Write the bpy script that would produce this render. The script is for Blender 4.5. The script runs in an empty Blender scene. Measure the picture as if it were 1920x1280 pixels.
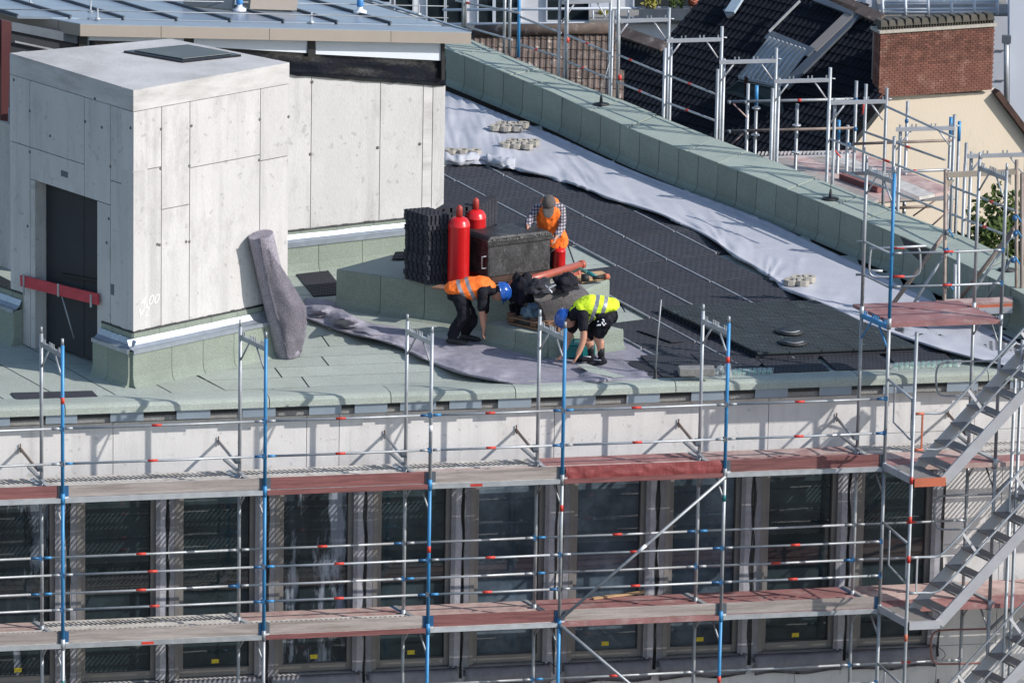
import bpy, bmesh, math, random
from mathutils import Vector, Matrix, noise
random.seed(7)
R = math.radians
scene = bpy.context.scene
COL = scene.collection

# ------------------------------------------------------------------ camera, sky, sun, exposure
D0, PITCH, ROLL = 85.0, R(15.0), R(1.05)
FOCPX = 135.0 * D0
CAM = Vector((0, -D0 * math.cos(PITCH), D0 * math.sin(PITCH)))
FW = Vector((0, math.cos(PITCH), -math.sin(PITCH)))
U0 = Vector((0, math.sin(PITCH), math.cos(PITCH)))
R0 = Vector((1, 0, 0))
RT = R0 * math.cos(ROLL) + U0 * math.sin(ROLL)
UP = U0 * math.cos(ROLL) - R0 * math.sin(ROLL)
cd = bpy.data.cameras.new('camera')
cam = bpy.data.objects.new('camera', cd)
COL.objects.link(cam)
m = Matrix((RT, UP, -FW)).transposed().to_4x4()
m.translation = CAM
cam.matrix_world = m
cd.sensor_width = 36.0
cd.lens = FOCPX / 1920 * 36.0
cd.clip_start = 1.0
cd.clip_end = 3000
scene.camera = cam

SUN_DIR = Vector((.755, -.31, .525)).normalized()
world = bpy.data.worlds.new('World')
scene.world = world
world.use_nodes = True
wn = world.node_tree.nodes
sky = wn.new('ShaderNodeTexSky')
sky.sky_type = 'NISHITA'
sky.sun_disc = False
sky.sun_elevation = math.asin(SUN_DIR.z)
sky.sun_rotation = math.atan2(SUN_DIR.x, SUN_DIR.y)
sky.air_density = 1.0
sky.dust_density = 0.6
bg = wn['Background']
bg.inputs['Strength'].default_value = 0.135
world.node_tree.links.new(sky.outputs[0], bg.inputs['Color'])
sd = bpy.data.lights.new('sun', 'SUN')
sd.energy = 3.5
sd.angle = R(0.5)
sd.color = (1.0, 0.955, 0.90)
sun = bpy.data.objects.new('sun', sd)
COL.objects.link(sun)
sun.rotation_euler = SUN_DIR.to_track_quat('Z', 'Y').to_euler()
sun.location = (30, -30, 40)
vs = scene.view_settings
vs.view_transform = 'Standard'
vs.look = 'None'
vs.exposure = 0.36
vs.gamma = 1.0
vs.use_curve_mapping = False

# ------------------------------------------------------------------ survey helpers (read positions off known planes)
def ray(u, v):
    return (FW * FOCPX + RT * (u - 960) - UP * (v - 640)).normalized()
def P(u, v, z=0.0):
    d = ray(u, v)
    return CAM + d * ((z - CAM.z) / d.z)
def PY(u, v, y):
    d = ray(u, v)
    return CAM + d * ((y - CAM.y) / d.y)
def PP(u, v, o, n):
    d = ray(u, v)
    return CAM + d * ((o - CAM).dot(n) / d.dot(n))
def lerp(a, b, t):
    return a + (b - a) * t
Z = Vector((0, 0, 1))

# ------------------------------------------------------------------ materials
def hexl(h):
    h = h.lstrip('#')
    c = [int(h[i:i + 2], 16) / 255 for i in (0, 2, 4)]
    return tuple((x / 12.92 if x <= .04045 else ((x + .055) / 1.055) ** 2.4) for x in c)
MATS = {}
def mat(name, base, rough=0.7, metal=0.0, var=0.12, scale=3.0, bump=0.0, bscale=60.0, alt=None, altamt=0.0,
        altscale=1.2, speck=0.0, sscale=250.0, spec=0.5, stretch=None, objrand=0.06, trans=0.0, coat=0.0, altlo=.5, althi=.62, streak=0.0):
    if name in MATS: return MATS[name]
    mt = bpy.data.materials.new(name)
    mt.use_nodes = True
    nt = mt.node_tree; N = nt.nodes; L = nt.links
    bs = N['Principled BSDF']
    bs.inputs['Roughness'].default_value = rough
    bs.inputs['Metallic'].default_value = metal
    bs.inputs['Specular IOR Level'].default_value = spec
    bs.inputs['Transmission Weight'].default_value = trans
    bs.inputs['Coat Weight'].default_value = coat
    geo = N.new('ShaderNodeNewGeometry')
    mp = N.new('ShaderNodeMapping'); L.new(geo.outputs['Position'], mp.inputs['Vector'])
    if stretch: mp.inputs['Scale'].default_value = stretch
    pos = mp.outputs[0]
    def noi(sc, det=4.0, ro=.6):
        n = N.new('ShaderNodeTexNoise'); n.inputs['Scale'].default_value = sc
        n.inputs['Detail'].default_value = det; n.inputs['Roughness'].default_value = ro
        L.new(pos, n.inputs['Vector']); return n.outputs['Fac']
    def mr(src, a, b, c, d):
        q = N.new('ShaderNodeMapRange'); L.new(src, q.inputs[0])
        for i, x in enumerate((a, b, c, d)): q.inputs[i + 1].default_value = x
        return q.outputs[0]
    def mul(a, b):
        q = N.new('ShaderNodeMath'); q.operation = 'MULTIPLY'; L.new(a, q.inputs[0]); L.new(b, q.inputs[1]); return q.outputs[0]
    f = mr(noi(scale), .3, .7, 1 - var, 1 + var)
    if streak > 0:
        m2 = N.new('ShaderNodeMapping'); L.new(geo.outputs['Position'], m2.inputs['Vector']); m2.inputs['Scale'].default_value = (2.6, 2.6, .16)
        n2 = N.new('ShaderNodeTexNoise'); n2.inputs['Scale'].default_value = 1.6; n2.inputs['Detail'].default_value = 6; n2.inputs['Roughness'].default_value = .65; L.new(m2.outputs[0], n2.inputs['Vector'])
        f = mul(f, mr(n2.outputs['Fac'], .50, .72, 1, 1 - streak))
        n3 = N.new('ShaderNodeTexNoise'); n3.inputs['Scale'].default_value = 9; n3.inputs['Detail'].default_value = 2; L.new(geo.outputs['Position'], n3.inputs['Vector'])
        f = mul(f, mr(n3.outputs['Fac'], .66, .70, 1, 1 - streak))
    if speck > 0: f = mul(f, mr(noi(sscale, 1.0), .35, .65, 1 - speck, 1 + speck))
    if objrand > 0:
        oi = N.new('ShaderNodeObjectInfo'); f = mul(f, mr(oi.outputs['Random'], 0, 1, 1 - objrand, 1 + objrand))
    col = None
    rgb = N.new('ShaderNodeRGB'); rgb.outputs[0].default_value = (*base, 1); col = rgb.outputs[0]
    if alt:
        mx = N.new('ShaderNodeMix'); mx.data_type = 'RGBA'
        L.new(mr(noi(altscale, 6.0, .7), altlo, althi, 0, altamt), mx.inputs[0]); L.new(col, mx.inputs[6])
        mx.inputs[7].default_value = (*alt, 1); col = mx.outputs[2]
    vm = N.new('ShaderNodeVectorMath'); vm.operation = 'SCALE'; L.new(col, vm.inputs[0]); L.new(f, vm.inputs['Scale'])
    L.new(vm.outputs[0], bs.inputs['Base Color'])
    if bump > 0:
        b = N.new('ShaderNodeBump'); b.inputs['Strength'].default_value = min(1, bump); b.inputs['Distance'].default_value = .02
        L.new(noi(bscale, 3.0), b.inputs['Height']); L.new(b.outputs[0], bs.inputs['Normal'])
    MATS[name] = mt
    return mt

M_CONC = mat('concrete_light', (.55, .535, .52), .85, var=.07, scale=1.5, bump=.2, bscale=40, alt=(.30, .285, .27), altamt=.6, altscale=2.6, speck=.03, sscale=45, altlo=.54, althi=.78, stretch=(1, 1, .5), streak=.20)
M_CONCB = mat('concrete_band', (.53, .515, .50), .85, var=.12, scale=3, bump=.25, bscale=40, alt=(.34, .32, .30), altamt=.6, altscale=2.5, altlo=.45, althi=.7, stretch=(.5, .5, 2))
M_WALL = mat('concrete_facade', (.66, .64, .625), .85, var=.06, scale=1.3, bump=.15, bscale=40, alt=(.45, .43, .41), altamt=.5, altscale=1.6, altlo=.52, althi=.75, objrand=.05, streak=.18)
M_GROUT = mat('dark_joint', (.13, .125, .12), .9)
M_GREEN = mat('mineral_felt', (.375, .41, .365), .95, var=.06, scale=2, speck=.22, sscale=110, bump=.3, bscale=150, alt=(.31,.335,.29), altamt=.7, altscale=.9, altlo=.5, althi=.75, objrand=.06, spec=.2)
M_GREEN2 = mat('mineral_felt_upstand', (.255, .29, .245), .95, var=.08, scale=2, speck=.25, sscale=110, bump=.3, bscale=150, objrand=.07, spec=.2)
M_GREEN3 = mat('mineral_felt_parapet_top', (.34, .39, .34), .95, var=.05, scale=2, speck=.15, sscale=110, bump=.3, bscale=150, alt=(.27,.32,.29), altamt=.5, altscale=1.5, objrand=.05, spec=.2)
M_BITU = mat('bitumen', (.018, .02, .022), .6, var=.3, bump=.3, bscale=30)
M_BLKFILM = mat('black_film', (.008, .010, .016), .28, var=.3, bump=.5, bscale=12)
M_MAT = mat('black_plastic', (.045, .047, .058), .85, var=.15, scale=4, objrand=.12, spec=.22)
M_MAT2 = mat('dark_teal_plastic', (.040, .050, .056), .8, var=.2, scale=4, spec=.25, alt=(.10, .14, .14), altamt=.7, altscale=3.5, altlo=.6, althi=.66)
M_LIP = mat('pale_edge', (.30, .31, .33), .5, var=.2)
M_FLEECE = mat('white_fleece', (.455, .462, .50), .95, var=.05, scale=3, bump=.25, bscale=25, spec=.1)
M_GEO = mat('grey_felt', (.29, .28, .325), 1.0, var=.12, scale=6, speck=.2, sscale=90, bump=.5, bscale=50, spec=.05)
M_ROLL = mat('grey_felt_roll', (.30, .28, .32), 1.0, var=.12, scale=8, speck=.3, sscale=80, bump=.6, bscale=60, spec=.05)
M_ZINC = mat('galvanised', (.44, .46, .475), .5, .35, var=.15, scale=6, objrand=.15)
M_STEEL = mat('scaffold_steel', (.36, .38, .40), .5, .45, var=.2, scale=5, objrand=.18, alt=(.22, .19, .16), altamt=.5, altscale=9, altlo=.58, althi=.7)
M_BROWNT = mat('weathered_tube', (.25, .20, .17), .6, .3, var=.25, scale=6, objrand=.1)
M_BLUE = mat('blue_paint', (.045, .235, .48), .45, .1, var=.14, scale=5, objrand=.08, alt=(.25, .28, .30), altamt=.6, altscale=11, altlo=.62, althi=.7)
M_BLUED = mat('blue_coupler', (.03, .12, .26), .45, .2, var=.2)
M_REDM = mat('red_marking', (.55, .045, .03), .5, var=.2)
M_ORANGE = mat('orange_paint', (.50, .14, .075), .5, var=.15)
M_WGREY = mat('weathered_wood', (.36, .315, .29), .85, var=.3, scale=5, stretch=(.5, .5, 9), bump=.3, bscale=40, alt=(.15, .12, .10), altamt=.7, altscale=2.5, altlo=.5, althi=.62, objrand=.12)
M_WRED = mat('red_board', (.21, .083, .078), .75, var=.3, scale=4, stretch=(.5, .5, 8), bump=.2, alt=(.14, .045, .045), altamt=.7, altscale=3, objrand=.12)
M_TARP = mat('red_tarpaulin', (.27, .065, .065), .45, var=.15, scale=5, bump=.9, bscale=7)
M_PINK = mat('worn_red_plywood', (.50, .37, .335), .8, var=.2, scale=5, alt=(.36, .19, .175), altamt=.8, altscale=2.6, altlo=.48, althi=.62, bump=.1, objrand=.1)
M_REDPLY = mat('red_plywood', (.31, .145, .14), .7, var=.2, scale=4, alt=(.42, .31, .29), altamt=.8, altscale=3.2, altlo=.52, althi=.68, objrand=.1)
M_WOOD = mat('fresh_wood', (.50, .32, .17), .7, var=.2, scale=8)
M_PALLET = mat('pallet_wood', (.23, .13, .08), .8, var=.3, scale=8)
M_ALU = mat('stair_aluminium', (.50, .50, .52), .5, .35, var=.08, scale=5, objrand=.05)
M_ALUD = mat('stair_step', (.30, .28, .265), .6, .3, var=.15, scale=8)
M_GLASS = mat('window_glass', (.022, .034, .038), .05, 0, var=.5, scale=2, spec=.8, coat=.3, bump=.04, bscale=3, objrand=.3)
M_GLASS2 = mat('painted_reflection_glass', (.24, .27, .32), .07, 0, var=.5, scale=1.6, spec=.8, coat=.3, stretch=(3, 1, .6), alt=(.02, .03, .035), altamt=1, altscale=.9, altlo=.42, althi=.5, bump=.05, bscale=3)  # pale streaks and dark patches are reflections painted into the pane colour
M_GLASS3 = mat('blue_tinted_glass', (.045, .065, .085), .05, 0, var=.5, scale=1.2, spec=.8, coat=.3, alt=(.10, .13, .16), altamt=.8, altscale=1.1, altlo=.48, althi=.6, bump=.04, bscale=3)
M_FRAME = mat('window_frame_metal', (.215, .20, .19), .5, .3, var=.08)
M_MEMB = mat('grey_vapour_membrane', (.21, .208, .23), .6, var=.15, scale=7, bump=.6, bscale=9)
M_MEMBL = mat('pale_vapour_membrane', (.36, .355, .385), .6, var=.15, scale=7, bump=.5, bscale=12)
M_YEL = mat('yellow_sticker', (.65, .50, .03), .6, var=.2, scale=40)
M_PLATE = mat('blue_grey_sheet', (.30, .36, .42), .5, .3, var=.07, scale=3, objrand=.05)
M_FASCIA = mat('beige_fascia', (.34, .295, .255), .5, .2, var=.03, objrand=.02)
M_ROOFM = mat('metal_roof_sheet', (.30, .355, .43), .32, .45, var=.06, scale=1.5, objrand=.08)
M_WPANEL = mat('white_panel', (.62, .66, .72), .45, var=.03, objrand=.03)
M_MAROON = mat('maroon_steel', (.075, .018, .02), .5)
M_DOOR = mat('dark_door', (.018, .021, .028), .6, var=.1)
M_REDWOOD = mat('red_barrier_board', (.46, .042, .06), .6, var=.15, scale=8)
M_GASRED = mat('gas_red', (.62, .014, .016), .30, var=.06, coat=.3)
M_GASCAP = mat('gas_cap', (.36, .045, .035), .5, var=.1)
M_KETTLE = mat('tarred_iron', (.035, .034, .035), .5, .2, var=.5, scale=8, alt=(.09, .085, .085), altamt=.7, altscale=5, altlo=.5, althi=.7, bump=.6, bscale=25)
M_KETTLEF = mat('tarred_iron_front', (.05, .048, .05), .5, .2, var=.45, scale=8, alt=(.15, .145, .14), altamt=.7, altscale=9, altlo=.52, althi=.7, bump=.6, bscale=25, stretch=(1, 1, .5))
M_RUST = mat('rusted_iron', (.06, .03, .022), .8, var=.4, scale=8)
M_PIPE = mat('orange_brown_pipe', (.40, .10, .065), .38, var=.08, coat=.2)
M_CLOTHD = mat('black_cloth', (.018, .018, .024), .9, var=.35, scale=9, bump=.5, bscale=14, spec=.1)
M_CLOTHG = mat('charcoal_cloth', (.02, .02, .026), .9, var=.35, scale=12, bump=.5, bscale=20, spec=.1)
M_SKIN = mat('skin', (.50, .25, .17), .55, var=.06, scale=12)
M_VORA = mat('orange_hivis', (1.0, .19, .02), .75, var=.10, scale=9, bump=.5, bscale=11)
M_VYEL = mat('yellow_hivis', (.72, .92, .03), .75, var=.08, scale=9, bump=.5, bscale=11)
M_REFL = mat('reflective_tape', (.30, .31, .34), .4, .3, var=.1)
M_HELM = mat('blue_helmet', (.015, .085, .36), .22, var=.05, coat=.5)
M_CAP = mat('grey_cap', (.10, .085, .08), .9, var=.2, scale=20)
M_TEAL = mat('teal_plastic', (.012, .16, .17), .4, var=.1)
M_BLOCKC = mat('paver_concrete', (.42, .385, .33), .9, var=.12, scale=8, speck=.15, sscale=80, bump=.3, objrand=.1)
M_GBLOCK = mat('grey_block', (.24, .235, .225), .9, var=.15, scale=8, speck=.15, sscale=80, bump=.4)
M_CREAM = mat('cream_render', (.64, .55, .43), .9, var=.04, scale=1, alt=(.42, .36, .28), altamt=.6, altscale=1.3, altlo=.6, althi=.8, stretch=(1, 1, .35), bump=.15, bscale=30)
M_BRICK = mat('red_brick', (.165, .066, .046), .85, var=.2, scale=6, objrand=.3, alt=(.27,.17,.13), altamt=.5, altscale=3, altlo=.55, althi=.7)
M_MORTAR = mat('mortar', (.25, .20, .165), .95, var=.15)
M_TILEB = mat('dark_roof_tile', (.010, .012, .018), .9, var=.25, scale=3, objrand=.15, spec=.15)
M_TILER = mat('brown_roof_tile', (.135, .10, .083), .85, var=.35, scale=5, objrand=.25, alt=(.35, .32, .28), altamt=.8, altscale=5, altlo=.58, althi=.66)
M_STUCCO = mat('white_stucco', (.74, .74, .76), .9, var=.03, scale=1, objrand=.01)
M_STUCCOG = mat('pale_blue_render', (.62, .65, .72), .9, var=.03, scale=1)
M_DARKGL = mat('far_glass', (.02, .028, .032), .08, var=.4, scale=2, spec=.6)
M_CURT = mat('curtain', (.30, .42, .40), .6, var=.3, scale=8, stretch=(4, 4, .2))
M_LEAF = mat('leaf', (.065, .095, .025), .7, var=.45, scale=4, objrand=.2, spec=.2)
M_LEAFY = mat('yellow_leaf', (.22, .20, .03), .7, var=.4, scale=6)
M_BARK = mat('bark', (.10, .07, .05), .9)
M_FILM = mat('clear_wrap', (.35, .43, .42), .14, var=.35, scale=14, bump=1, bscale=22, alt=(.10, .20, .17), altamt=.9, altscale=9, altlo=.45, althi=.55)
M_SAGE = mat('wrapped_green_goods', (.10, .24, .19), .3, var=.4, scale=15, bump=.6, bscale=20)
M_BLUEBAG = mat('pale_blue_bag', (.14, .21, .27), .5, var=.3, scale=10, bump=.8, bscale=14)
M_HATCH = mat('hatch_glass', (.10, .115, .11), .5, var=.1, scale=2)
M_LEAD = mat('lead_flashing', (.12, .14, .165), .5, .3, var=.15)
M_CORR = mat('corrugated_sheet', (.30, .35, .42), .4, .4, var=.1)
M_ASPH = mat('asphalt', (.05, .05, .052), .9, var=.2, scale=.3)
M_WHITE = mat('white_plastic', (.75, .75, .77), .4, var=.03)
M_CHALK = mat('chalk', (.68, .67, .66), .9)
M_BLACKR = mat('black_rubber', (.012, .012, .013), .6)
M_FLASH = mat('bright_flashing', (.36, .40, .45), .45, .6, var=.12, scale=8)
M_SLOTB = mat('steel_deck', (.56, .53, .49), .6, .0, var=.2, scale=7, objrand=.12, alt=(.28, .24, .2), altamt=.5, altscale=4)

def plaid():
    mt = mat('plaid_shirt', (.5, .5, .5), .85)
    N = mt.node_tree.nodes; L = mt.node_tree.links; bs = N['Principled BSDF']
    tc = N.new('ShaderNodeNewGeometry')
    outs = []
    for ax, sc in (('X', 17), ('Z', 17)):
        w = N.new('ShaderNodeTexWave'); w.bands_direction = ax; w.inputs['Scale'].default_value = sc / 2.2
        L.new(tc.outputs['Position'], w.inputs['Vector'])
        r = N.new('ShaderNodeMapRange'); L.new(w.outputs['Fac'], r.inputs[0]); r.inputs[1].default_value = .25; r.inputs[2].default_value = .45
        r.inputs[3].default_value = .22; r.inputs[4].default_value = 1; outs.append(r.outputs[0])
    m_ = N.new('ShaderNodeMath'); m_.operation = 'MULTIPLY'; L.new(outs[0], m_.inputs[0]); L.new(outs[1], m_.inputs[1])
    mx = N.new('ShaderNodeMix'); mx.data_type = 'RGBA'; L.new(m_.outputs[0], mx.inputs[0])
    mx.inputs[6].default_value = (.02, .02, .05, 1); mx.inputs[7].default_value = (.42, .38, .40, 1)
    for l in list(bs.inputs['Base Color'].links): L.remove(l)
    L.new(mx.outputs[2], bs.inputs['Base Color'])
    return mt
M_PLAID = plaid()

# ------------------------------------------------------------------ object helpers
ORG = {}
def thing(name, label, cat, loc, group=None):
    o = bpy.data.objects.new(name, None); COL.objects.link(o)
    o.empty_display_size = .3
    o.location = loc; o['label'] = label; o['category'] = cat
    if group: o['group'] = group
    ORG[o.name] = Vector(loc)
    return o
def tag(o, label, cat, group=None):
    o['label'] = label; o['category'] = cat
    if group: o['group'] = group
    return o
def struct(o):
    o['kind'] = 'structure'; return o
def stuff(o):
    o['kind'] = 'stuff'; return o

class MB:
    def __init__(s): s.v = []; s.f = []; s.sm = []
    def add(s, vs_, fs, smooth=False):
        b = len(s.v); s.v += [Vector(x) for x in vs_]
        for f in fs: s.f.append([i + b for i in f]); s.sm.append(smooth)
        return s
    def hexa(s, a, b):      # a: 4 bottom points, b: 4 top points
        return s.add(list(a) + list(b), [(3, 2, 1, 0), (4, 5, 6, 7), (0, 1, 5, 4), (1, 2, 6, 5), (2, 3, 7, 6), (3, 0, 4, 7)])
    def box(s, c, ax, ay, az):  # centre and three half vectors
        c = Vector(c)
        a = [c - ax - ay - az, c + ax - ay - az, c + ax + ay - az, c - ax + ay - az]
        return s.hexa(a, [p + az * 2 for p in a])
    def bar(s, p0, p1, w, h, up=None):   # rectangular bar from p0 to p1
        p0, p1 = Vector(p0), Vector(p1); d = (p1 - p0)
        up = Vector(up) if up else Z
        side = d.cross(up)
        if side.length < 1e-6: side = d.cross(Vector((1, 0, 0)))
        side.normalize(); u2 = side.cross(d).normalized()
        return s.box((p0 + p1) / 2, d / 2, side * w / 2, u2 * h / 2)
    def tube(s, pts, r, n=8, cap=True):
        pts = [Vector(p) for p in pts]
        rs = r if isinstance(r, (list, tuple)) else [r] * len(pts)
        vs_, fs = [], []
        ref = None
        for i, p in enumerate(pts):
            if i == 0: t = pts[1] - pts[0]
            elif i == len(pts) - 1: t = pts[-1] - pts[-2]
            else: t = (pts[i + 1] - pts[i]).normalized() + (pts[i] - pts[i - 1]).normalized()
            if t.length < 1e-9: t = Vector((0, 0, 1))
            t.normalize()
            if ref is None: ref = t.orthogonal().normalized()
            ref = (ref - t * ref.dot(t))
            if ref.length < 1e-6: ref = t.orthogonal()
            ref.normalize(); b = t.cross(ref)
            for k in range(n):
                a = 2 * math.pi * k / n
                vs_.append(p + (ref * math.cos(a) + b * math.sin(a)) * rs[i])
        for i in range(len(pts) - 1):
            for k in range(n):
                k2 = (k + 1) % n
                fs.append((i * n + k, i * n + k2, (i + 1) * n + k2, (i + 1) * n + k))
        s.add(vs_, fs, True)
        if cap:
            b0 = len(s.v) - len(vs_)
            s.f.append([b0 + k for k in reversed(range(n))]); s.sm.append(False)
            s.f.append([b0 + (len(pts) - 1) * n + k for k in range(n)]); s.sm.append(False)
        return s
    def lathe(s, c, prof, n=20, axis=Z):    # prof: list of (radius, height)
        c = Vector(c); ax = Vector(axis).normalized(); a = ax.orthogonal().normalized(); b = ax.cross(a)
        vs_ = []; fs = []
        for (r, h) in prof:
            for k in range(n):
                t = 2 * math.pi * k / n
                vs_.append(c + ax * h + (a * math.cos(t) + b * math.sin(t)) * r)
        for i in range(len(prof) - 1):
            for k in range(n):
                k2 = (k + 1) % n
                fs.append((i * n + k, i * n + k2, (i + 1) * n + k2, (i + 1) * n + k))
        s.add(vs_, fs, True)
        b0 = len(s.v) - len(vs_)
        s.f.append([b0 + k for k in reversed(range(n))]); s.sm.append(False)
        s.f.append([b0 + (len(prof) - 1) * n + k for k in range(n)]); s.sm.append(False)
        return s
    def prism(s, poly, vec):      # poly: list of points, extruded by vec
        n = len(poly); poly = [Vector(p) for p in poly]; vec = Vector(vec)
        s.add(poly + [p + vec for p in poly], [tuple(reversed(range(n))), tuple(range(n, 2 * n))] + [(i, (i + 1) % n, (i + 1) % n + n, i + n) for i in range(n)])
        return s
    def sheet(s, fn, nu, nv, th=0.006, smooth=True):   # fn(a,b) -> point, closed thin sheet
        vs_ = []
        for k in (0, 1):
            for j in range(nv + 1):
                for i in range(nu + 1):
                    p = Vector(fn(i / nu, j / nv)); vs_.append(p - Z * th * k)
        w = nu + 1; o = w * (nv + 1); fs = []
        for j in range(nv):
            for i in range(nu):
                a = j * w + i
                fs.append((a, a + 1, a + 1 + w, a + w)); fs.append((o + a, o + a + w, o + a + w + 1, o + a + 1))
        for i in range(nu):
            fs.append((i, o + i, o + i + 1, i + 1)); a = nv * w + i; fs.append((a, a + 1, o + a + 1, o + a))
        for j in range(nv):
            a = j * w; fs.append((a, a + w, o + a + w, o + a)); a = j * w + nu; fs.append((a, o + a, o + a + w, a + w))
        return s.add(vs_, fs, smooth)
    def build(s, name, mt, parent=None, bevel=0, org=None):
        if org is None:
            xs = [v.x for v in s.v]; ys = [v.y for v in s.v]; zs = [v.z for v in s.v]
            org = Vector(((min(xs) + max(xs)) / 2, (min(ys) + max(ys)) / 2, min(zs)))
        me = bpy.data.meshes.new(name)
        me.from_pydata([tuple(v - org) for v in s.v], [], s.f)
        me.polygons.foreach_set('use_smooth', s.sm)
        me.materials.append(mt)
        bm = bmesh.new(); bm.from_mesh(me); bmesh.ops.recalc_face_normals(bm, faces=bm.faces); bm.to_mesh(me); bm.free()
        me.update()
        o = bpy.data.objects.new(name, me); COL.objects.link(o)
        o.location = org
        if parent:
            o.parent = parent; o.location = org - ORG[parent.name]
        ORG[o.name] = org
        if bevel:
            b = o.modifiers.new('bevel', 'BEVEL'); b.width = bevel; b.segments = 2; b.limit_method = 'ANGLE'
        return o

def dupe(o, world_loc, parent=None, name=None):
    c = o.copy(); COL.objects.link(c)
    wl = Vector(world_loc)
    if parent: c.parent = parent; c.location = wl - ORG[parent.name]
    else: c.location = wl
    ORG[c.name] = wl
    return c

def smooth_curve(pts, n):   # Catmull-Rom through 2-D or 3-D tuples, n samples
    pts = [Vector(p) for p in pts]; out = []
    m_ = len(pts) - 1
    for i in range(n):
        t = i / (n - 1) * m_; k = min(int(t), m_ - 1); f = t - k
        p0 = pts[max(k - 1, 0)]; p1 = pts[k]; p2 = pts[k + 1]; p3 = pts[min(k + 2, m_)]
        out.append(.5 * ((2 * p1) + (p2 - p0) * f + (2 * p0 - 5 * p1 + 4 * p2 - p3) * f * f + (3 * p1 - p0 - 3 * p2 + p3) * f ** 3))
    return out
def along(pts, t):
    x = t * (len(pts) - 1); k = min(int(x), len(pts) - 2); return lerp(pts[k], pts[k + 1], x - k)
def interp(tab, x):
    if x <= tab[0][0]:
        (a, b), (c, d) = tab[0], tab[1]
    else:
        for (a, b), (c, d) in zip(tab, tab[1:]):
            if x <= c: break
    return b + (d - b) * (x - a) / (c - a)

# ------------------------------------------------------------------ ground
g = MB().hexa([(-900, -600, -16.2), (900, -600, -16.2), (900, 1500, -16.2), (-900, 1500, -16.2)], [(-900, -600, -16), (900, -600, -16), (900, 1500, -16), (-900, 1500, -16)])
struct(g.build('ground', M_ASPH))

# ------------------------------------------------------------------ facade frame of reference
Z1, Z2, Z3 = -.86, -2.86, -4.86
def vb(u): return 933 - .0385 * (u - 118)
WL0 = P(34, 880, Z1); WL1 = P(1563, 821, Z1)
WL0.z = WL1.z = 0
WD = (WL1 - WL0).normalized()
WN = Vector((WD.y, -WD.x, 0))          # outward, towards the street
def W(t, z, out=0.0): return WL0 + WD * t + WN * out + Z * z
def TW(u, v):
    p = PP(u, v, WL0, WN); return (p - WL0).dot(WD), p.z
def tu(u, v=1000): return TW(u, v)[0]

IT = [(835, 91), (960, 142), (1040, 175), (1100, 204), (1200, 249), (1330, 300), (1440, 341), (1530, 376), (1612, 410), (1727, 458), (1800, 492), (1870, 526), (1960, 572)]
OT = [(835, 55), (884, 76), (960, 110), (1050, 146), (1180, 195), (1250, 225), (1350, 265), (1440, 300), (1585, 357), (1695, 403), (1812, 447), (1887, 482), (1960, 520)]
# ------------------------------------------------------------------ office building: roof, coping, facade, windows
OB = thing('office_building', 'office building shell with green felt flat roof and raw concrete facade behind the scaffold', 'building', W(5, -16, -4))
def fx(t):   # back line of the roof (under the parapet)
    return t
T0, T1 = tu(-420), tu(2300)
# roof slab (bitumen coloured, seen only in the laps between the sheets)
rs = [W(T0, 0, .03), W(T1, 0, .03), P(2350, 640, 0), P(1900, 640, 0), P(1200, 345, 0), P(835, 190, 0), P(600, 60, 0), P(-500, 60, 0)]
rp = MB().prism([Vector((p.x, p.y, -.25)) for p in rs], (0, 0, .25)); rp.build('roof_slab', M_BITU, OB)
def quad_sheet(px, z, th, name, mt, parent, gap=.012):
    pts = [P(u, v, z) for u, v in px]
    c = sum(pts, Vector()) / 4
    q = []
    n = len(pts)
    for i, p in enumerate(pts):
        a = (pts[i - 1] - p).normalized(); b = (pts[(i + 1) % n] - p).normalized()
        q.append(p + (a + b) * gap)
    return MB().prism([Vector((p.x, p.y, z)) for p in q], (0, 0, th)).build(name, mt, parent)
cop_u = lambda u: 771 - .0375 * (u - 38) - 1.5 + (6 if u < 300 else 0)
def cv(u): return 768.0 - .0386 * (u - 38) - 4
# zone A, sheets running away from the eaves on the left
LS = [(-330 + 112 * k) for k in range(0, 8)]
def lx(b, v): return b + (v - 748) * 1.82
for k in range(len(LS) - 1):
    cuts = sorted([cv(LS[k]) + 2, 705 + random.uniform(-25, 25), 655 + random.uniform(-15, 15), 600, 540], reverse=True)
    for a, b in zip(cuts, cuts[1:]):
        quad_sheet([(lx(LS[k], a), a), (lx(LS[k + 1], a), a), (lx(LS[k + 1], b), b), (lx(LS[k], b), b)], .0, .005, 'membrane_sheet', M_GREEN, OB)
# zone B, sheets parallel to the eaves
rows = [0, 17, 37, 56, 74, 92, 112, 135, 160, 190, 225, 265, 310, 360, 420, 490]
for r_ in range(len(rows) - 1):
    u = None; x = -20 + random.uniform(0, 200) + 520
    def vv(u_, off): return cv(u_) - off
    va, vb_ = cv(500) - rows[r_], cv(500) - rows[r_ + 1]
    edges = [None]
    while x < 2200: edges.append(x); x += random.uniform(330, 620)
    for e0, e1 in zip(edges, edges[1:]):
        l0 = lx(LS[-1], va) if e0 is None else e0; l1 = lx(LS[-1], vb_) if e0 is None else e0 - 14
        lim_ = lambda x_: cv(x_) - rows[r_ + 1] >= interp(IT, x_) + 62 if x_ > 835 else True
        if e0 is not None and not lim_(e0 + 20): break
        while not lim_(e1) and e1 > (e0 or 600) + 20: e1 -= 10
        quad_sheet([(l0, vv(l0, rows[r_])), (e1, vv(e1, rows[r_])), (e1 - 14, vv(e1 - 14, rows[r_ + 1])), (l1, vv(l1, rows[r_ + 1]))], .0, .005, 'membrane_sheet', M_GREEN, OB)
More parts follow.
